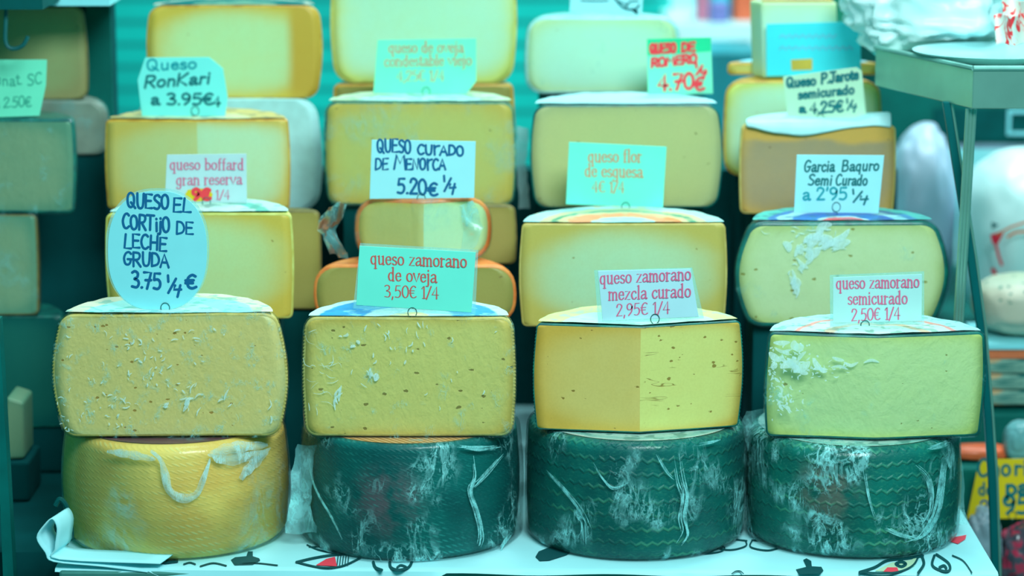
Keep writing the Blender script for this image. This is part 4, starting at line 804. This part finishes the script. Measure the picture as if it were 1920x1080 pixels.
sign('pale cyan sign with cut corners in teal handwriting, Queso 3.95€', [(272, 108), (392, 107), (418, 128), (427, 182), (422, 218), (266, 218), (258, 150)], YS('T1', 368, 218),
     [('Queso', 275, 370, 132, 128, 20, M_ink_brightteal, H, dict(w=1.7)), ('RonKari', 270, 395, 165, 156, 22, M_ink_teal, H, dict(w=2.0, shear=.1)), ('a 3.95€', 282, 402, 196, 196, 21, M_ink_teal, H, dict(w=2.0)), ('4', 400, 414, 200, 199, 19, M_ink_teal, H, dict(w=2.0))],
     simple('pale_cyan_card', rgb(120, 242, 235), 0.5, var=0.02), clip=(366, 208), base_z=INFO['T1']['top'])
sign('mint green sign with faint orange print on mustard half, queso de oveja', [(708, 75), (893, 72), (893, 152), (874, 177), (700, 175)], YS('T2', 798, 178),
     [('queso de oveja', 728, 870, 99, 98, 22, M_ink_orange, PR, {}), ('condestable viejo', 720, 885, 125, 122, 22, M_ink_orange, PR, {}), ('4,25€ 1/4', 744, 834, 152, 151, 20, M_ink_orange, PR, {})],
     M_card_mint, clip=(799, 172), base_z=INFO['T2']['top'])
def band(t, mp):
    g = Geo(); fill(g, [(1213, 73), (1333, 70), (1333, 96), (1214, 104)], mp(0.0003)); g.build('green_header', M_card_deepgreen, t, smooth=False)
sign('pale green sign with deep green header and scarlet lettering, QUESO DE ROMERO 4.70€', [(1213, 73), (1333, 70), (1337, 176), (1215, 177)], YS('T3', 1275, 180),
     [('QUESO', 1219, 1268, 100, 98, 17, M_ink_scarlet, H, dict(w=2.4)), ('DE', 1278, 1304, 97, 95, 16, M_ink_scarlet, H, dict(w=2.4)), ('ROMERO', 1221, 1308, 126, 117, 16, M_ink_scarlet, H, dict(w=2.3)), ('4.70', 1233, 1302, 170, 166, 30, M_ink_scarlet, H, dict(w=2.6)), ('¼', 1303, 1326, 138, 140, 17, M_ink_scarlet, H, dict(w=2.2)), ('€', 1302, 1322, 170, 168, 24, M_ink_scarlet, H, dict(w=2.4))],
     simple('pale_green_card', rgb(125, 240, 200), 0.5, var=0.02), extra=band)
def patch(t, mp):
    g = Geo(); fill(g, [(1483, 112), (1523, 110), (1523, 131), (1484, 132)], mp(0.0003)); g.build('orange_patch', simple('orange_patch_paint', rgb(215, 190, 70), 0.5), t, smooth=False)
def scrib(t, mp):
    patch(t, mp); g = Geo()
    for y, x0, x1 in ((68, 1462, 1570), (90, 1462, 1600)): stroke(g, [(x, y + 3 * sin(x * 0.5)) for x in range(x0, x1, 2)], lambda dx, dy, t: 1.3, mp(0.0004), True)
    g.build('text_line', simple('faded_lilac_ink', rgb(120, 205, 235), 0.5), t, smooth=False)
sign('blank looking bright cyan sign with an orange patch, top right', [(1437, 45), (1614, 40), (1614, 140), (1437, 143)], 0.507, [], M_card_cyan, extra=scrib)
def doodle(t, mp):
    g = Geo()
    ln_ = lambda p, w: stroke(g, smooth_pts(p, 5), lambda dx, dy, t: w, mp(0.0004), True)
    ln_([(1150, -8), (1160, 6), (1172, 16), (1190, 18), (1198, 10)], 2.2); ln_([(1172, 16), (1180, 4), (1196, 2)], 1.6); ln_([(1188, 18), (1194, 24)], 3.5); ln_([(1090, 1), (1120, 2), (1140, 1)], 1.4); ln_([(1158, 2), (1178, 10)], 1.3)
    g.build('drawing', M_ink_teal, t, smooth=False)
sign('white sign with a black line drawing cut by the top of the picture', [(1070, -24), (1207, -24), (1203, 28), (1068, 22)], YS('V3', 1130, 28), [], M_card, extra=doodle)

# ------------------------------------------------------------------ left: dark display case with a stack of shaded cheeses
def wbox(x0, x1, yt, yb, Y, d, g=None):
    """box whose front face spans these photo px at depth Y and that is d deep"""
    a = P(x0, yb, Y); b = P(x1, yt, Y); return (g or Geo()).box((a.x, Y, a.z), (b.x, Y + d, b.z))
YL = 0.62
pr_ = P(209, 0, YL)
case = thing('display_case', 'dark teal display case standing left of the cheese stacks', 'display case', (pr_.x - 0.25, YL, FLOOR))
Geo().box((pr_.x - 0.9, YL, FLOOR), (pr_.x, YL + 0.03, 1.1)).build('back_panel', M_darkest, case, smooth=False)
Geo().box((pr_.x - 0.03, YL - 0.012, FLOOR), (pr_.x, YL, 1.1)).build('upright', M_dark2, case, smooth=False)
a = P(80, 18, 0.30); Geo().box((a.x - 0.35, 0.30, a.z), (a.x, YL, a.z + 0.06)).build('shade_canopy', M_dark, case, smooth=False)  # dark front edge is real, its depth added to shade the left cheeses
a = P(84, 11, 0.42); b = P(206, 11, 0.42); Geo().box((a.x, 0.42, a.z), (b.x, YL, a.z + 0.012)).build('shelf_board', M_card_blue, case, smooth=False)
a0_, a1_ = P(1, 650, 0.02), P(22, 1078, 0.02)
Geo().prism([P(-14, 600, 0.02), P(-2, 600, 0.02), P(26, 1090, 0.02), P(27, 1400, 0.02), P(8, 1400, 0.02), P(6, 1090, 0.02)], (0, 0.02, 0)).build('corner_post', simple('teal_edge_metal', rgb(0, 114, 110), 0.4, metal=0.2), case, smooth=False)
Geo().box((P(-60, 900, 0.04).x, 0.045, FLOOR), (TX0 - 0.012, YL, P(0, 960, 0.2).z)).build('case_base', M_darkest, case, smooth=False)
zb_ = P(0, 960, 0.2).z
half_cheese('LE', 'cheese_block', 'shaded grey green cheese block at the bottom of the left stack', (-90, 128, 592, 800), 0.36, dict(paste=P_left3, rind=R_dark), 0.002, bulge=0.002, corner=0.006, amp=0.003, depth=0.10)
half_cheese('LD', 'cheese_block', 'narrow shaded grey green cheese block in film, middle of the left stack', (-90, 77, 402, 592), 0.36, dict(paste=P_left2, rind=R_brown), 0.002, bulge=0.002, corner=0.006, amp=0.002, depth=0.09, filmm=F_soft, z0=INFO['LE']['top'] + 0.001)
half_cheese('LC', 'cheese_block', 'shaded grey green cheese block in film below the mint sign at the left edge', (-90, 146, 224, 402), 0.36, dict(paste=P_left2, rind=R_dark), 0.003, bulge=0.002, corner=0.006, amp=0.002, depth=0.09, filmm=F_mid, z0=INFO['LD']['top'] + 0.001)
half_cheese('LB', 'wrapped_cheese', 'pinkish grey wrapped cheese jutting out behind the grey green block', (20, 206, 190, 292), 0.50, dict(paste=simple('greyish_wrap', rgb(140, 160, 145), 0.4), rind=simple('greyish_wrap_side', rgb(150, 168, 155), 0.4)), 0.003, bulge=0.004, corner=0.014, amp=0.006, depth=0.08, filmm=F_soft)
half_cheese('LA', 'cheese_block', 'tall shaded tan cheese behind the hook in the top left corner', (-120, 168, 12, 190), 0.51, dict(paste=P_left, rind=R_brown), 0.002, bulge=0.003, corner=0.012, amp=0.003, depth=0.07, z0=INFO['LB']['top'] + 0.001)
for key, lab in (('LE', 'dark block under the bottom left block of cheese'), ('LB', 'dark block under the pinkish grey wrapped cheese')):
    i = INFO[key]; c = i['cen'][0]; x = i['R'] * 0.9
    bevel(tag(Geo().box((c - x, i['Y'] + 0.004, zb_ + 0.001), (c + x, i['Y'] + 0.07, i['bottom'] - 0.0008)).build('display_block', M_darkest, loc=(c, i['Y'], zb_), smooth=False), lab, 'display block'), 0.003)
M_faint = simple('faint_green_ink', rgb(60, 175, 150), 0.5, var=0.02)
sign('mint sign with illegible teal handwriting, cut by the left edge', [(-50, 112), (88, 112), (86, 160), (74, 217), (-50, 222)], YS('LC', 30, 219),
     [('unat. SC'.replace('n', 'n'), -10, 80, 160, 158, 20, M_faint, H, dict(w=1.2, jit=.1)), ('a 2.50€', -12, 60, 203, 200, 20, M_faint, H, dict(w=1.2, jit=.1))], M_card_mint)
a = P(12, 17, 0.32); hk = Geo(); hpts = [P(12, 8, 0.32), P(11, 40, 0.32), P(10, 72, 0.32), P(14, 86, 0.32), P(22, 91, 0.32), P(34, 90, 0.32), P(44, 84, 0.32), P(50, 74, 0.32), P(52, 68, 0.32)]
t = tag(hk.tube([Vector(p) for p in smooth_pts([tuple(p) for p in hpts], 4)], 0.0024, 8).build('metal_hook', simple('dark_hook_paint', rgb(0, 100, 102), 0.5), loc=a), 'dark metal hook hanging at the top left corner', 'hook')
for x0, y0, x1, y1, w, lab in ((153, 442, 156, 494, 4, 'short pale upright tag on the dark panel, left of the leaning one'), (196, 450, 184, 496, 4, 'pale leaning tag on the dark panel behind the oval sign')):
    Y_ = 0.612; g = Geo().prism([P(x0 - w, y0, Y_), P(x0 + w, y0, Y_), P(x1 + w, y1, Y_), P(x1 - w, y1, Y_)], (0, 0.0065, 0))
    tag(g.build('paper_tag', simple('lilac_grey_card', rgb(150, 185, 190), 0.5), loc=P(x1, y1, Y_), smooth=False), lab, 'tag')
g = Geo().prism([P(12, 745, 0.25), P(44, 755, 0.25), P(46, 860, 0.25), P(10, 862, 0.25)], (0, 0.06, 0))
zz_ = P(28, 861, 0.25).z
t = tag(bevel(g.build('cheese_wedge', P_left2, loc=P(28, 861, 0.25), smooth=False), 0.003), 'small shaded wedge standing low at the left edge beside the post', 'cheese')
bevel(tag(Geo().box((P(0, 861, 0.25).x, 0.24, zb_ + 0.001), (P(56, 861, 0.25).x, 0.32, zz_ - 0.001)).build('display_block', M_darkest, loc=(P(28, 861, .25).x, .28, zb_), smooth=False), 'dark block under the small shaded wedge at the left edge', 'display block'), 0.003)
g = Geo(); g.tube([Vector(p) for p in smooth_pts([tuple(P(x, y, -0.01)) for x, y in ((104, 948), (112, 936), (122, 945), (130, 968), (134, 1000), (132, 1012))], 5)], 0.0028, 8)
tag(g.build('black_strap', simple('black_rubber', rgb(0, 80, 80), 0.25, spec=0.7), loc=P(132, 1012, -0.01)), 'short black strap curling beside the yellow whole cheese', 'strap')

# ------------------------------------------------------------------ right: steel stand, deli counter and what lies on them
Yc_ = 0.15
cb = P(1823, 204, Yc_); ct = P(1817, 122, Yc_); z_b, z_t = cb.z, P(1817, 128, Yc_).z
le = Pz(1640, 160, z_b); re = Pz(2060, 204, z_b) + Vector((0, 0.0, 0))
st = thing('steel_stand', 'stainless steel folding stand with a rimmed tray top at the right', 'stand', (cb.x, Yc_, FLOOR))
def rail(A, B, inward, name):
    A = Vector((A.x, A.y, 0)); B = Vector((B.x, B.y, 0)); n = Vector(inward) * 0.003
    o = Geo().prism([A + Vector((0, 0, z_b)), B + Vector((0, 0, z_b)), B + Vector((0, 0, z_t)), A + Vector((0, 0, z_t))], n).build(name, M_steel, st, smooth=False); bevel(o, 0.001)
    Geo().tube([A + Vector((0, 0, z_t)), B + Vector((0, 0, z_t))], 0.0028, 8).build('rolled_edge', simple('satin_steel_edge', rgb(120, 190, 180), 0.6, metal=0.3), o)
    return o
rail(le, cb, (0.8, 0.4, 0), 'side_rail'); rail(cb, re, (-0.2, 1, 0), 'front_rail')
far = Vector((re.x, le.y + 0.12, 0))
Geo().prism([Vector((le.x + .003, le.y, z_t - 0.012)), Vector((cb.x + .002, cb.y + .004, z_t - 0.012)), Vector((re.x, re.y + .004, z_t - 0.012)), Vector((far.x, far.y, z_t - 0.012)), Vector((le.x + .003, far.y, z_t - 0.012))], (0, 0, 0.004)).build('tray_top', M_steel, st, smooth=False)
def bar(pts, w, d, name, mat):
    """flat steel bar through pts, w wide and d deep"""
    V = []; F = []
    for p in pts: p = Vector(p); V += [p + Vector((-w, -d, 0)), p + Vector((w, -d, 0)), p + Vector((w, d, 0)), p + Vector((-w, d, 0))]
    for k in range(len(pts) - 1):
        for q in range(4): F.append((k * 4 + q, k * 4 + (q + 1) % 4, k * 4 + 4 + (q + 1) % 4, k * 4 + 4 + q))
    F += [(3, 2, 1, 0), tuple(len(V) - 4 + q for q in range(4))]
    g = Geo(); g.add(V, F); return bevel(g.build(name, mat, st, smooth=False), 0.001, 1)
A = P(1821, 204, 0.165); B = P(1797, 612, 0.165); D = A + (B - A) * ((A.z - 0.004) / (A.z - B.z))
g = Geo(); 
for dx in (-0.0036, 0.0, 0.0036): g.tube([A + Vector((dx, 0, 0)), D + Vector((dx * 0.8, 0, 0))], 0.0024, 10)
g.build('leg', M_steel, st)
lp = [P(x, y, 0.20) for x, y in ((1774, 190), (1796, 330), (1820, 480), (1838, 612), (1852, 780), (1860, 900), (1865, 1050))]
dz = lp[-1] + (lp[-1] - lp[-2]) * ((lp[-1].z - FLOOR) / (lp[-2].z - lp[-1].z)); lp.append(Vector((dz.x, dz.y, FLOOR + 0.001)))
bar(lp, 0.0042, 0.004, 'leg', M_steel_dark)
g = Geo(); g.tube([p + Vector((0.0052, -0.003, 0)) for p in lp], 0.0016, 6); g.build('leg_highlight', M_steel, st)  # thin pale tube stands for the highlight along the leg's right edge

def lump(name, px0, px1, yt, yb, Y, dy, mat, label, cat, amp=0.18, freq=2.2, seed=0, flat=0.35, group=None, ridged=True, parent=None, zb=None):
    a = P(px0, yb, Y); b = P(px1, yt, Y); rx, rz = (b.x - a.x) / 2, (b.z - a.z) / 2; c = Vector(((a.x + b.x) / 2, Y, (a.z + b.z) / 2)); V = []; F = []; n, m = 96, 56
    for j in range(m + 1):
        ph = pi * j / m
        for i in range(n):
            th = 2 * pi * i / n; u = Vector((sin(ph) * cos(th), sin(ph) * sin(th), cos(ph))); q = u * freq + Vector((seed * 3.1, seed, 0))
            v = noise.noise(q) + 0.5 * noise.noise(q * 2.3) + ((1.0 * (0.4 - abs(noise.noise(q * 1.7))) + 0.15 * (0.4 - abs(noise.noise(q * 4.1)))) if ridged else 0)
            r = 1 + amp * v
            e = 0.8; p = Vector((abs(u.x) ** e * (1 if u.x > 0 else -1) * rx, abs(u.y) ** e * (1 if u.y > 0 else -1) * dy, abs(u.z) ** e * (1 if u.z > 0 else -1) * rz)) * r
            p.z = max(p.z, -rz); V.append(c + p)
    for j in range(m):
        for i in range(n): F.append((j * n + i, j * n + (i + 1) % n, (j + 1) * n + (i + 1) % n, (j + 1) * n + i))
    if zb is not None:
        dz_ = zb + 0.0006 - min(v.z for v in V); V = [v + Vector((0, 0, dz_)) for v in V]; c.z += dz_
    o = mesh(name, V, F, mat, parent, loc=None if parent else (c.x, c.y, c.z - rz), auto=120); merge(o)
    if not parent: tag(o, label, cat, group)
    return o
# tray load
z_tray = z_t - 0.008
zc = Pz(1765, 92, z_tray)
lump('plastic_bag', 1592, 1885, -70, P(0, 0, 0).x and 96, 0.42, 0.075, M_bag, 'crumpled white plastic bag on the steel tray top', 'bag', 0.17, 2.4, 3)
pc = Pz(1850, 100, z_tray); pc = Vector((P(1862, 100, 0.27).x, 0.27, z_tray)); g = Geo(); n = 48; prf = [(0, 0.0), (0.045, 0.0), (0.062, 0.004), (0.085, 0.012), (0.087, 0.0135), (0.084, 0.0135), (0.06, 0.0065), (0.0, 0.004)]
V = [(pc.x + r * cos(2 * pi * k / n), pc.y + r * sin(2 * pi * k / n), pc.z + 0.0005 + z) for r, z in prf for k in range(n)]
g.add(V, [(i * n + k, i * n + (k + 1) % n, (i + 1) * n + (k + 1) % n, (i + 1) * n + k) for i in range(len(prf) - 1) for k in range(n)])
dish = merge(g.build('plate', simple('white_glaze', rgb(165, 232, 235), 0.2, var=0.02), loc=pc)); tag(dish, 'white plate at the front of the steel tray', 'plate')
M_ham = Mat('cured_ham'); oc = M_ham.co(); M_ham.set(color=M_ham.mix(M_ham.rng(M_ham.noise(oc, 45, 3, 0.6, 1.5), 0.40, 0.48), rgb(225, 45, 55), rgb(205, 222, 212)), rough=0.35); 
for k, (x0, x1, yt, yb, Yh) in enumerate(((1884, 1950, 0, 44, 0.275), (1868, 1930, 30, 84, 0.25), (1915, 1985, 20, 84, 0.262))):
    V = []; n = 18
    for a_ in range(n + 1):
        for b_ in range(n + 1):
            u, v = a_ / n, b_ / n; p = P(x0 + (x1 - x0) * u, yb + (yt - yb) * v, Yh + 0.012 * sin(u * 7 + k) * (0.4 + v)); V.append(p + Vector((0, 0.012 * v, 0.002 * sin(u * 9))))
    o = mesh('ham_slice', V, [(a_ * (n + 1) + b_, a_ * (n + 1) + b_ + 1, (a_ + 1) * (n + 1) + b_ + 1, (a_ + 1) * (n + 1) + b_) for a_ in range(n) for b_ in range(n)], M_ham.m, loc=P((x0 + x1) / 2, yb, Yh))
    sd = o.modifiers.new('s', 'SOLIDIFY'); sd.thickness = 0.0015
    tag(o, ('topmost red and white ham slice on the plate', 'left lower ham slice lying on the plate rim', 'right ham slice cut by the picture edge')[k], 'ham slice', 'ham slices on the white plate')

# deli counter behind
XC0 = P(1795, 600, 0.45).x
dc = thing('deli_counter', 'dark stepped deli counter at the right edge behind the steel stand', 'counter', (0.85, 0.8, FLOOR))
z3 = P(0, 622, 0.77).z; z2 = P(0, 655, 0.52).z; z1 = P(0, 1122, 0.36).z; z15 = P(0, 762, 0.52).z
Geo().box((0.50, 0.66, FLOOR), (1.5, 1.25, z3)).build('step', M_dark2, dc, smooth=False)
Geo().box((0.53, 0.47, FLOOR), (1.5, 0.655, z15)).build('step', M_dark2, dc, smooth=False)
Geo().box((0.515, 0.30, FLOOR), (1.5, 0.465, z1)).build('step', M_darkest, dc, smooth=False)
lump('wrapped_ham', 1660, 1792, 262, 622, 0.86, 0.07, M_bag_lilac, 'tall lilac white wrapped ham left of the steel leg', 'wrapped ham', 0.07, 1.6, 5, ridged=False, zb=z3)
h2 = lump('wrapped_ham', 1796, 2010, 284, 622, 0.77, 0.10, M_bag, 'rounded white wrapped ham with red print right of the steel leg', 'wrapped ham', 0.05, 1.4, 8, ridged=False, zb=z3)
h2t = None
def on_ham(px, py):
    c = h2.location; a = P(px, py, 0.77); ax, az = (P(2010, 0, .77).x - P(1796, 0, .77).x) / 2, (P(0, 284, .77).z - P(0, 622, .77).z) / 2
    u = min(0.98, abs((a.x - c.x) / ax)); w_ = min(0.98, abs((a.z - (c.z + az)) / az)); d = 0.10 * max(0.0, (1 - u ** 2.5 - w_ ** 2.5)) ** 0.4
    return P(px, py, 0.77 - d - 0.016)
M_pr = simple('red_print', rgb(238, 40, 70), 0.5, var=0.02); M_po = simple('orange_print', rgb(235, 130, 80), 0.5, var=0.02); g = Geo()
fill(g, [(1857, 440), (1884, 432), (1876, 448), (1868, 462), (1860, 454)], on_ham, 0); stroke(g, smooth_pts([(1866, 452), (1872, 478), (1878, 496)], 5), lambda a, b, c: 2.6, on_ham, True, 0)
stroke(g, smooth_pts([(1862, 506), (1868, 518), (1874, 526)], 5), lambda a, b, c: 4, on_ham, True, 0); stroke(g, smooth_pts([(1870, 440), (1895, 426), (1925, 416)], 5), lambda a, b, c: 2, on_ham, True, 1)
stroke(g, smooth_pts([(1890, 444), (1905, 436), (1930, 434)], 5), lambda a, b, c: 2.4, on_ham, True, 1); fill(g, [(1859, 416), (1873, 422), (1860, 430)], on_ham, 2)
g.build('print', [M_pr, M_po, M_ink_teal], h2, smooth=False)
M_mort = paste('speckled_mortadella', rgb(200, 205, 185), rgb(185, 200, 170), 4, 4, 60, 0.4, 0.5, (40, 130, 110), 0.3)
lump('mortadella', 1822, 2010, 536, 645, 0.56, 0.055, M_mort, 'pale speckled sausage loaf under the white wrapped ham', 'sausage', 0.05, 1.5, 2, ridged=False, zb=P(0, 645, 0.497).z)
def slab(name, x0, x1, yt, yb, Y, d, mat, label, cat, group=None, bev=0.004):
    a = P(x0, yb, Y); b = P(x1, yt, Y); o = Geo().box((a.x, Y, a.z), (b.x, Y + d, b.z)).build(name, mat, loc=((a.x + b.x) / 2, Y, a.z), smooth=False); bevel(o, bev, 3)
    return tag(o, label, cat, group)
tr = thing('foam_tray', 'white topped orange tray under the speckled sausage loaf', 'tray', P(1920, 672, 0.50))
wbox(1846, 2010, 655, 672, 0.50, 0.12).build('tray_side', simple('orange_tray_side', rgb(225, 125, 80), 0.5), tr, smooth=False); wbox(1842, 2014, 645, 655, 0.497, 0.126).build('tray_rim', M_card_blue, tr, smooth=False)
M_pack = Mat('sliced_meat_pack'); oc = M_pack.co(); pn = M_pack.noise(M_pack.map(oc, (10, 10, 60)), 1.4, 4, 0.6, 0.8)
cr_ = M_pack.mix(M_pack.rng(pn, 0.36, 0.46), rgb(30, 110, 105), rgb(120, 165, 150)); cr_ = M_pack.mix(M_pack.rng(pn, 0.52, 0.58), cr_, rgb(190, 165, 125)); M_pack.set(color=cr_, rough=0.25, spec=0.6)
for k, (yt, yb, lab) in enumerate(((673, 702, 'upper sliced meat pack under the orange tray'), (703, 732, 'middle sliced meat pack of the pile under the orange tray'), (733, 761, 'lowest sliced meat pack of the pile under the orange tray'))):
    slab('meat_pack', 1848 + k * 3, 2010, yt, yb, 0.50, 0.11, M_pack.m, lab, 'meat pack', 'sliced meat packs at the right edge')
ys_ = 0.365
sign('bright yellow sign in dark green handwriting behind the steel leg, lower right', [(1836, 862), (2000, 858), (1998, 972), (1813, 973)], ys_,
     [('Cho', 1832, 1896, 893, 891, 32, M_ink_teal, H, dict(w=2.6)), ('rizo', 1900, 1970, 890, 889, 28, M_ink_teal, H, dict(w=2.6)), ('de', 1834, 1862, 928, 928, 24, M_ink_teal, H, dict(w=2.0)), ('pavo', 1884, 1975, 928, 926, 30, M_ink_teal, H, dict(w=3.2)), ('2', 1836, 1856, 962, 962, 24, M_ink, H, dict(w=1.8)), ('95€', 1880, 1960, 963, 962, 34, M_ink_teal, H, dict(w=3.0))],
     M_card_yellow, clip=(1898, 966))
zl_ = P(0, 868, 0.425).z
bevel(tag(Geo().box((P(1775, 0, .42).x, 0.40, z1 + 0.0006), (P(2010, 0, .42).x, 0.464, zl_)).build('display_block', M_dark2, loc=(P(1880, 0, .42).x, 0.43, z1), smooth=False), 'dark ledge behind the yellow sign at the right edge', 'display block'), 0.003)
M_red = Mat('red_dark_pack'); oc = M_red.co(); pn = M_red.noise(oc, 55, 4, 0.6, 1.0); M_red.set(color=M_red.mix(M_red.rng(pn, 0.5, 0.6), rgb(70, 75, 88), rgb(175, 50, 80)), rough=0.2, spec=0.6)
lump('sausage_pack', 1874, 2020, 974, 1120, 0.36, 0.03, M_red.m, 'dark red glossy sausage pack below the yellow sign', 'sausage pack', 0.1, 2, 4, zb=z1)
lump('grey_bag', 1806, 1880, 958, 1122, 0.36, 0.02, simple('lilac_grey_film', rgb(150, 180, 195), 0.3, var=0.15, scale=30), 'small lilac grey bag between the tablecloth and the steel leg', 'bag', 0.12, 2.4, 6, zb=z1)
lump('sausage', 1776, 1902, 838, 866, 0.44, 0.018, simple('orange_sausage', rgb(228, 110, 66), 0.4), 'orange sausage end showing above the yellow sign', 'sausage', 0.05, 1.6, 7, ridged=False, zb=zl_)
lump('wrapped_cheese', 1880, 1960, 790, 868, 0.425, 0.02, simple('pale_blue_wrap', rgb(110, 185, 190), 0.3), 'small pale blue wrapped round above the yellow sign', 'cheese', 0.06, 1.6, 9, zb=zl_)
# dark cabinet at the back right with a white framed panel
cab = thing('wall_cabinet', 'dark teal cabinet below the tray at the far right, white square outline on it', 'cabinet', P(1780, 275, 1.0))
wbox(1640, 2300, 90, 272, 1.0, 0.2).build('carcass', M_dark2, cab, smooth=False); wbox(1750, 2300, 205, 262, 0.995, 0.005).build('door', M_dark, cab, smooth=False)
wbox(1640, 2300, 270, 279, 0.992, 0.208).build('bottom_trim', simple('lilac_trim', rgb(120, 150, 170), 0.4), cab, smooth=False)
g = Geo()
for q in ((1888, 1896, 206, 254), (1940, 1948, 206, 254), (1896, 1940, 206, 213), (1896, 1940, 247, 254)): wbox(*q, 0.990, 0.004, g)
g.build('frame_outline', M_card_blue, cab, smooth=False)

crumple('film_edge', ([(970, 236), (968, 300), (974, 394)], [(990, 240), (988, 310), (994, 394)]), 0.45, film('film_white_paper_edge', 0.4, 30, haze=0.6, tint=(170, 225, 225)), INFO['T3']['root'], d=0.0, seed=6, amp=0.003)
crumple('film_edge', ([(1786, 824), (1790, 900), (1788, 985)], [(1800, 824), (1806, 900), (1814, 985)]), 0.06, F_bag, INFO['W4']['root'], d=0.0, seed=7, amp=0.003)
crumple('film_edge', ([(1398, 770), (1392, 800), (1400, 846)], [(1436, 768), (1438, 800), (1424, 850)]), 0.07, F_bag, INFO['W4']['root'], d=0.0, seed=8, amp=0.003)

# ------------------------------------------------------------------ far stall, upper right, seen out of focus
sh = tag(wbox(1255, 1432, 45, 88, 1.75, 0.29).build('shelf_board', M_bag, loc=P(1340, 88, 1.75), smooth=False), 'white shelf ledge on the pale wall behind the scarlet lettered sign', 'shelf')
def stand_on_shelf(name, x0, x1, yt, mat, label, cat, Y=1.80, d=0.06): return tag(bevel(wbox(x0, x1, yt, 44, Y, d).build(name, mat, loc=P((x0 + x1) / 2, 44, Y), smooth=False), 0.006), label, cat)
stand_on_shelf('packet', 1306, 1330, -40, simple('pink_packet', rgb(205, 130, 160), 0.5), 'blurred pink packet on the far white shelf', 'packet')
stand_on_shelf('packet', 1331, 1368, 4, simple('violet_packet', rgb(120, 130, 200), 0.5), 'blurred violet packet on the far white shelf', 'packet', 1.77, 0.025)
stand_on_shelf('packet', 1333, 1372, -40, simple('cyan_packet', rgb(0, 215, 235), 0.5), 'blurred bright cyan packet behind the violet one on far shelf', 'packet', 1.82)
t = stand_on_shelf('carton', 1376, 1424, -60, simple('orange_carton', rgb(228, 112, 72), 0.5), 'blurred orange carton on the far shelf beside the pale slab', 'carton', 1.80, 0.08)
bc = P(0, 195, 1.6)
tag(Geo().box((P(1320, 0, 1.6).x, 1.55, FLOOR), (P(1420, 0, 1.6).x, 1.95, P(0, 94, 1.6).z)).build('crate_stack', simple('blue_teal_crate', rgb(0, 165, 180), 0.5, var=0.3, scale=6), loc=(P(1370, 0, 1.6).x, 1.75, FLOOR), smooth=False), 'blurred blue teal crate stack under the far white shelf', 'crate')
tag(wbox(1556, 1700, -60, 120, 1.40, 0.1).build('green_board', simple('deep_green_board', rgb(0, 140, 110), 0.6), loc=P(1620, 120, 1.4), smooth=False), 'blurred deep green board behind the white plastic bag', 'board')
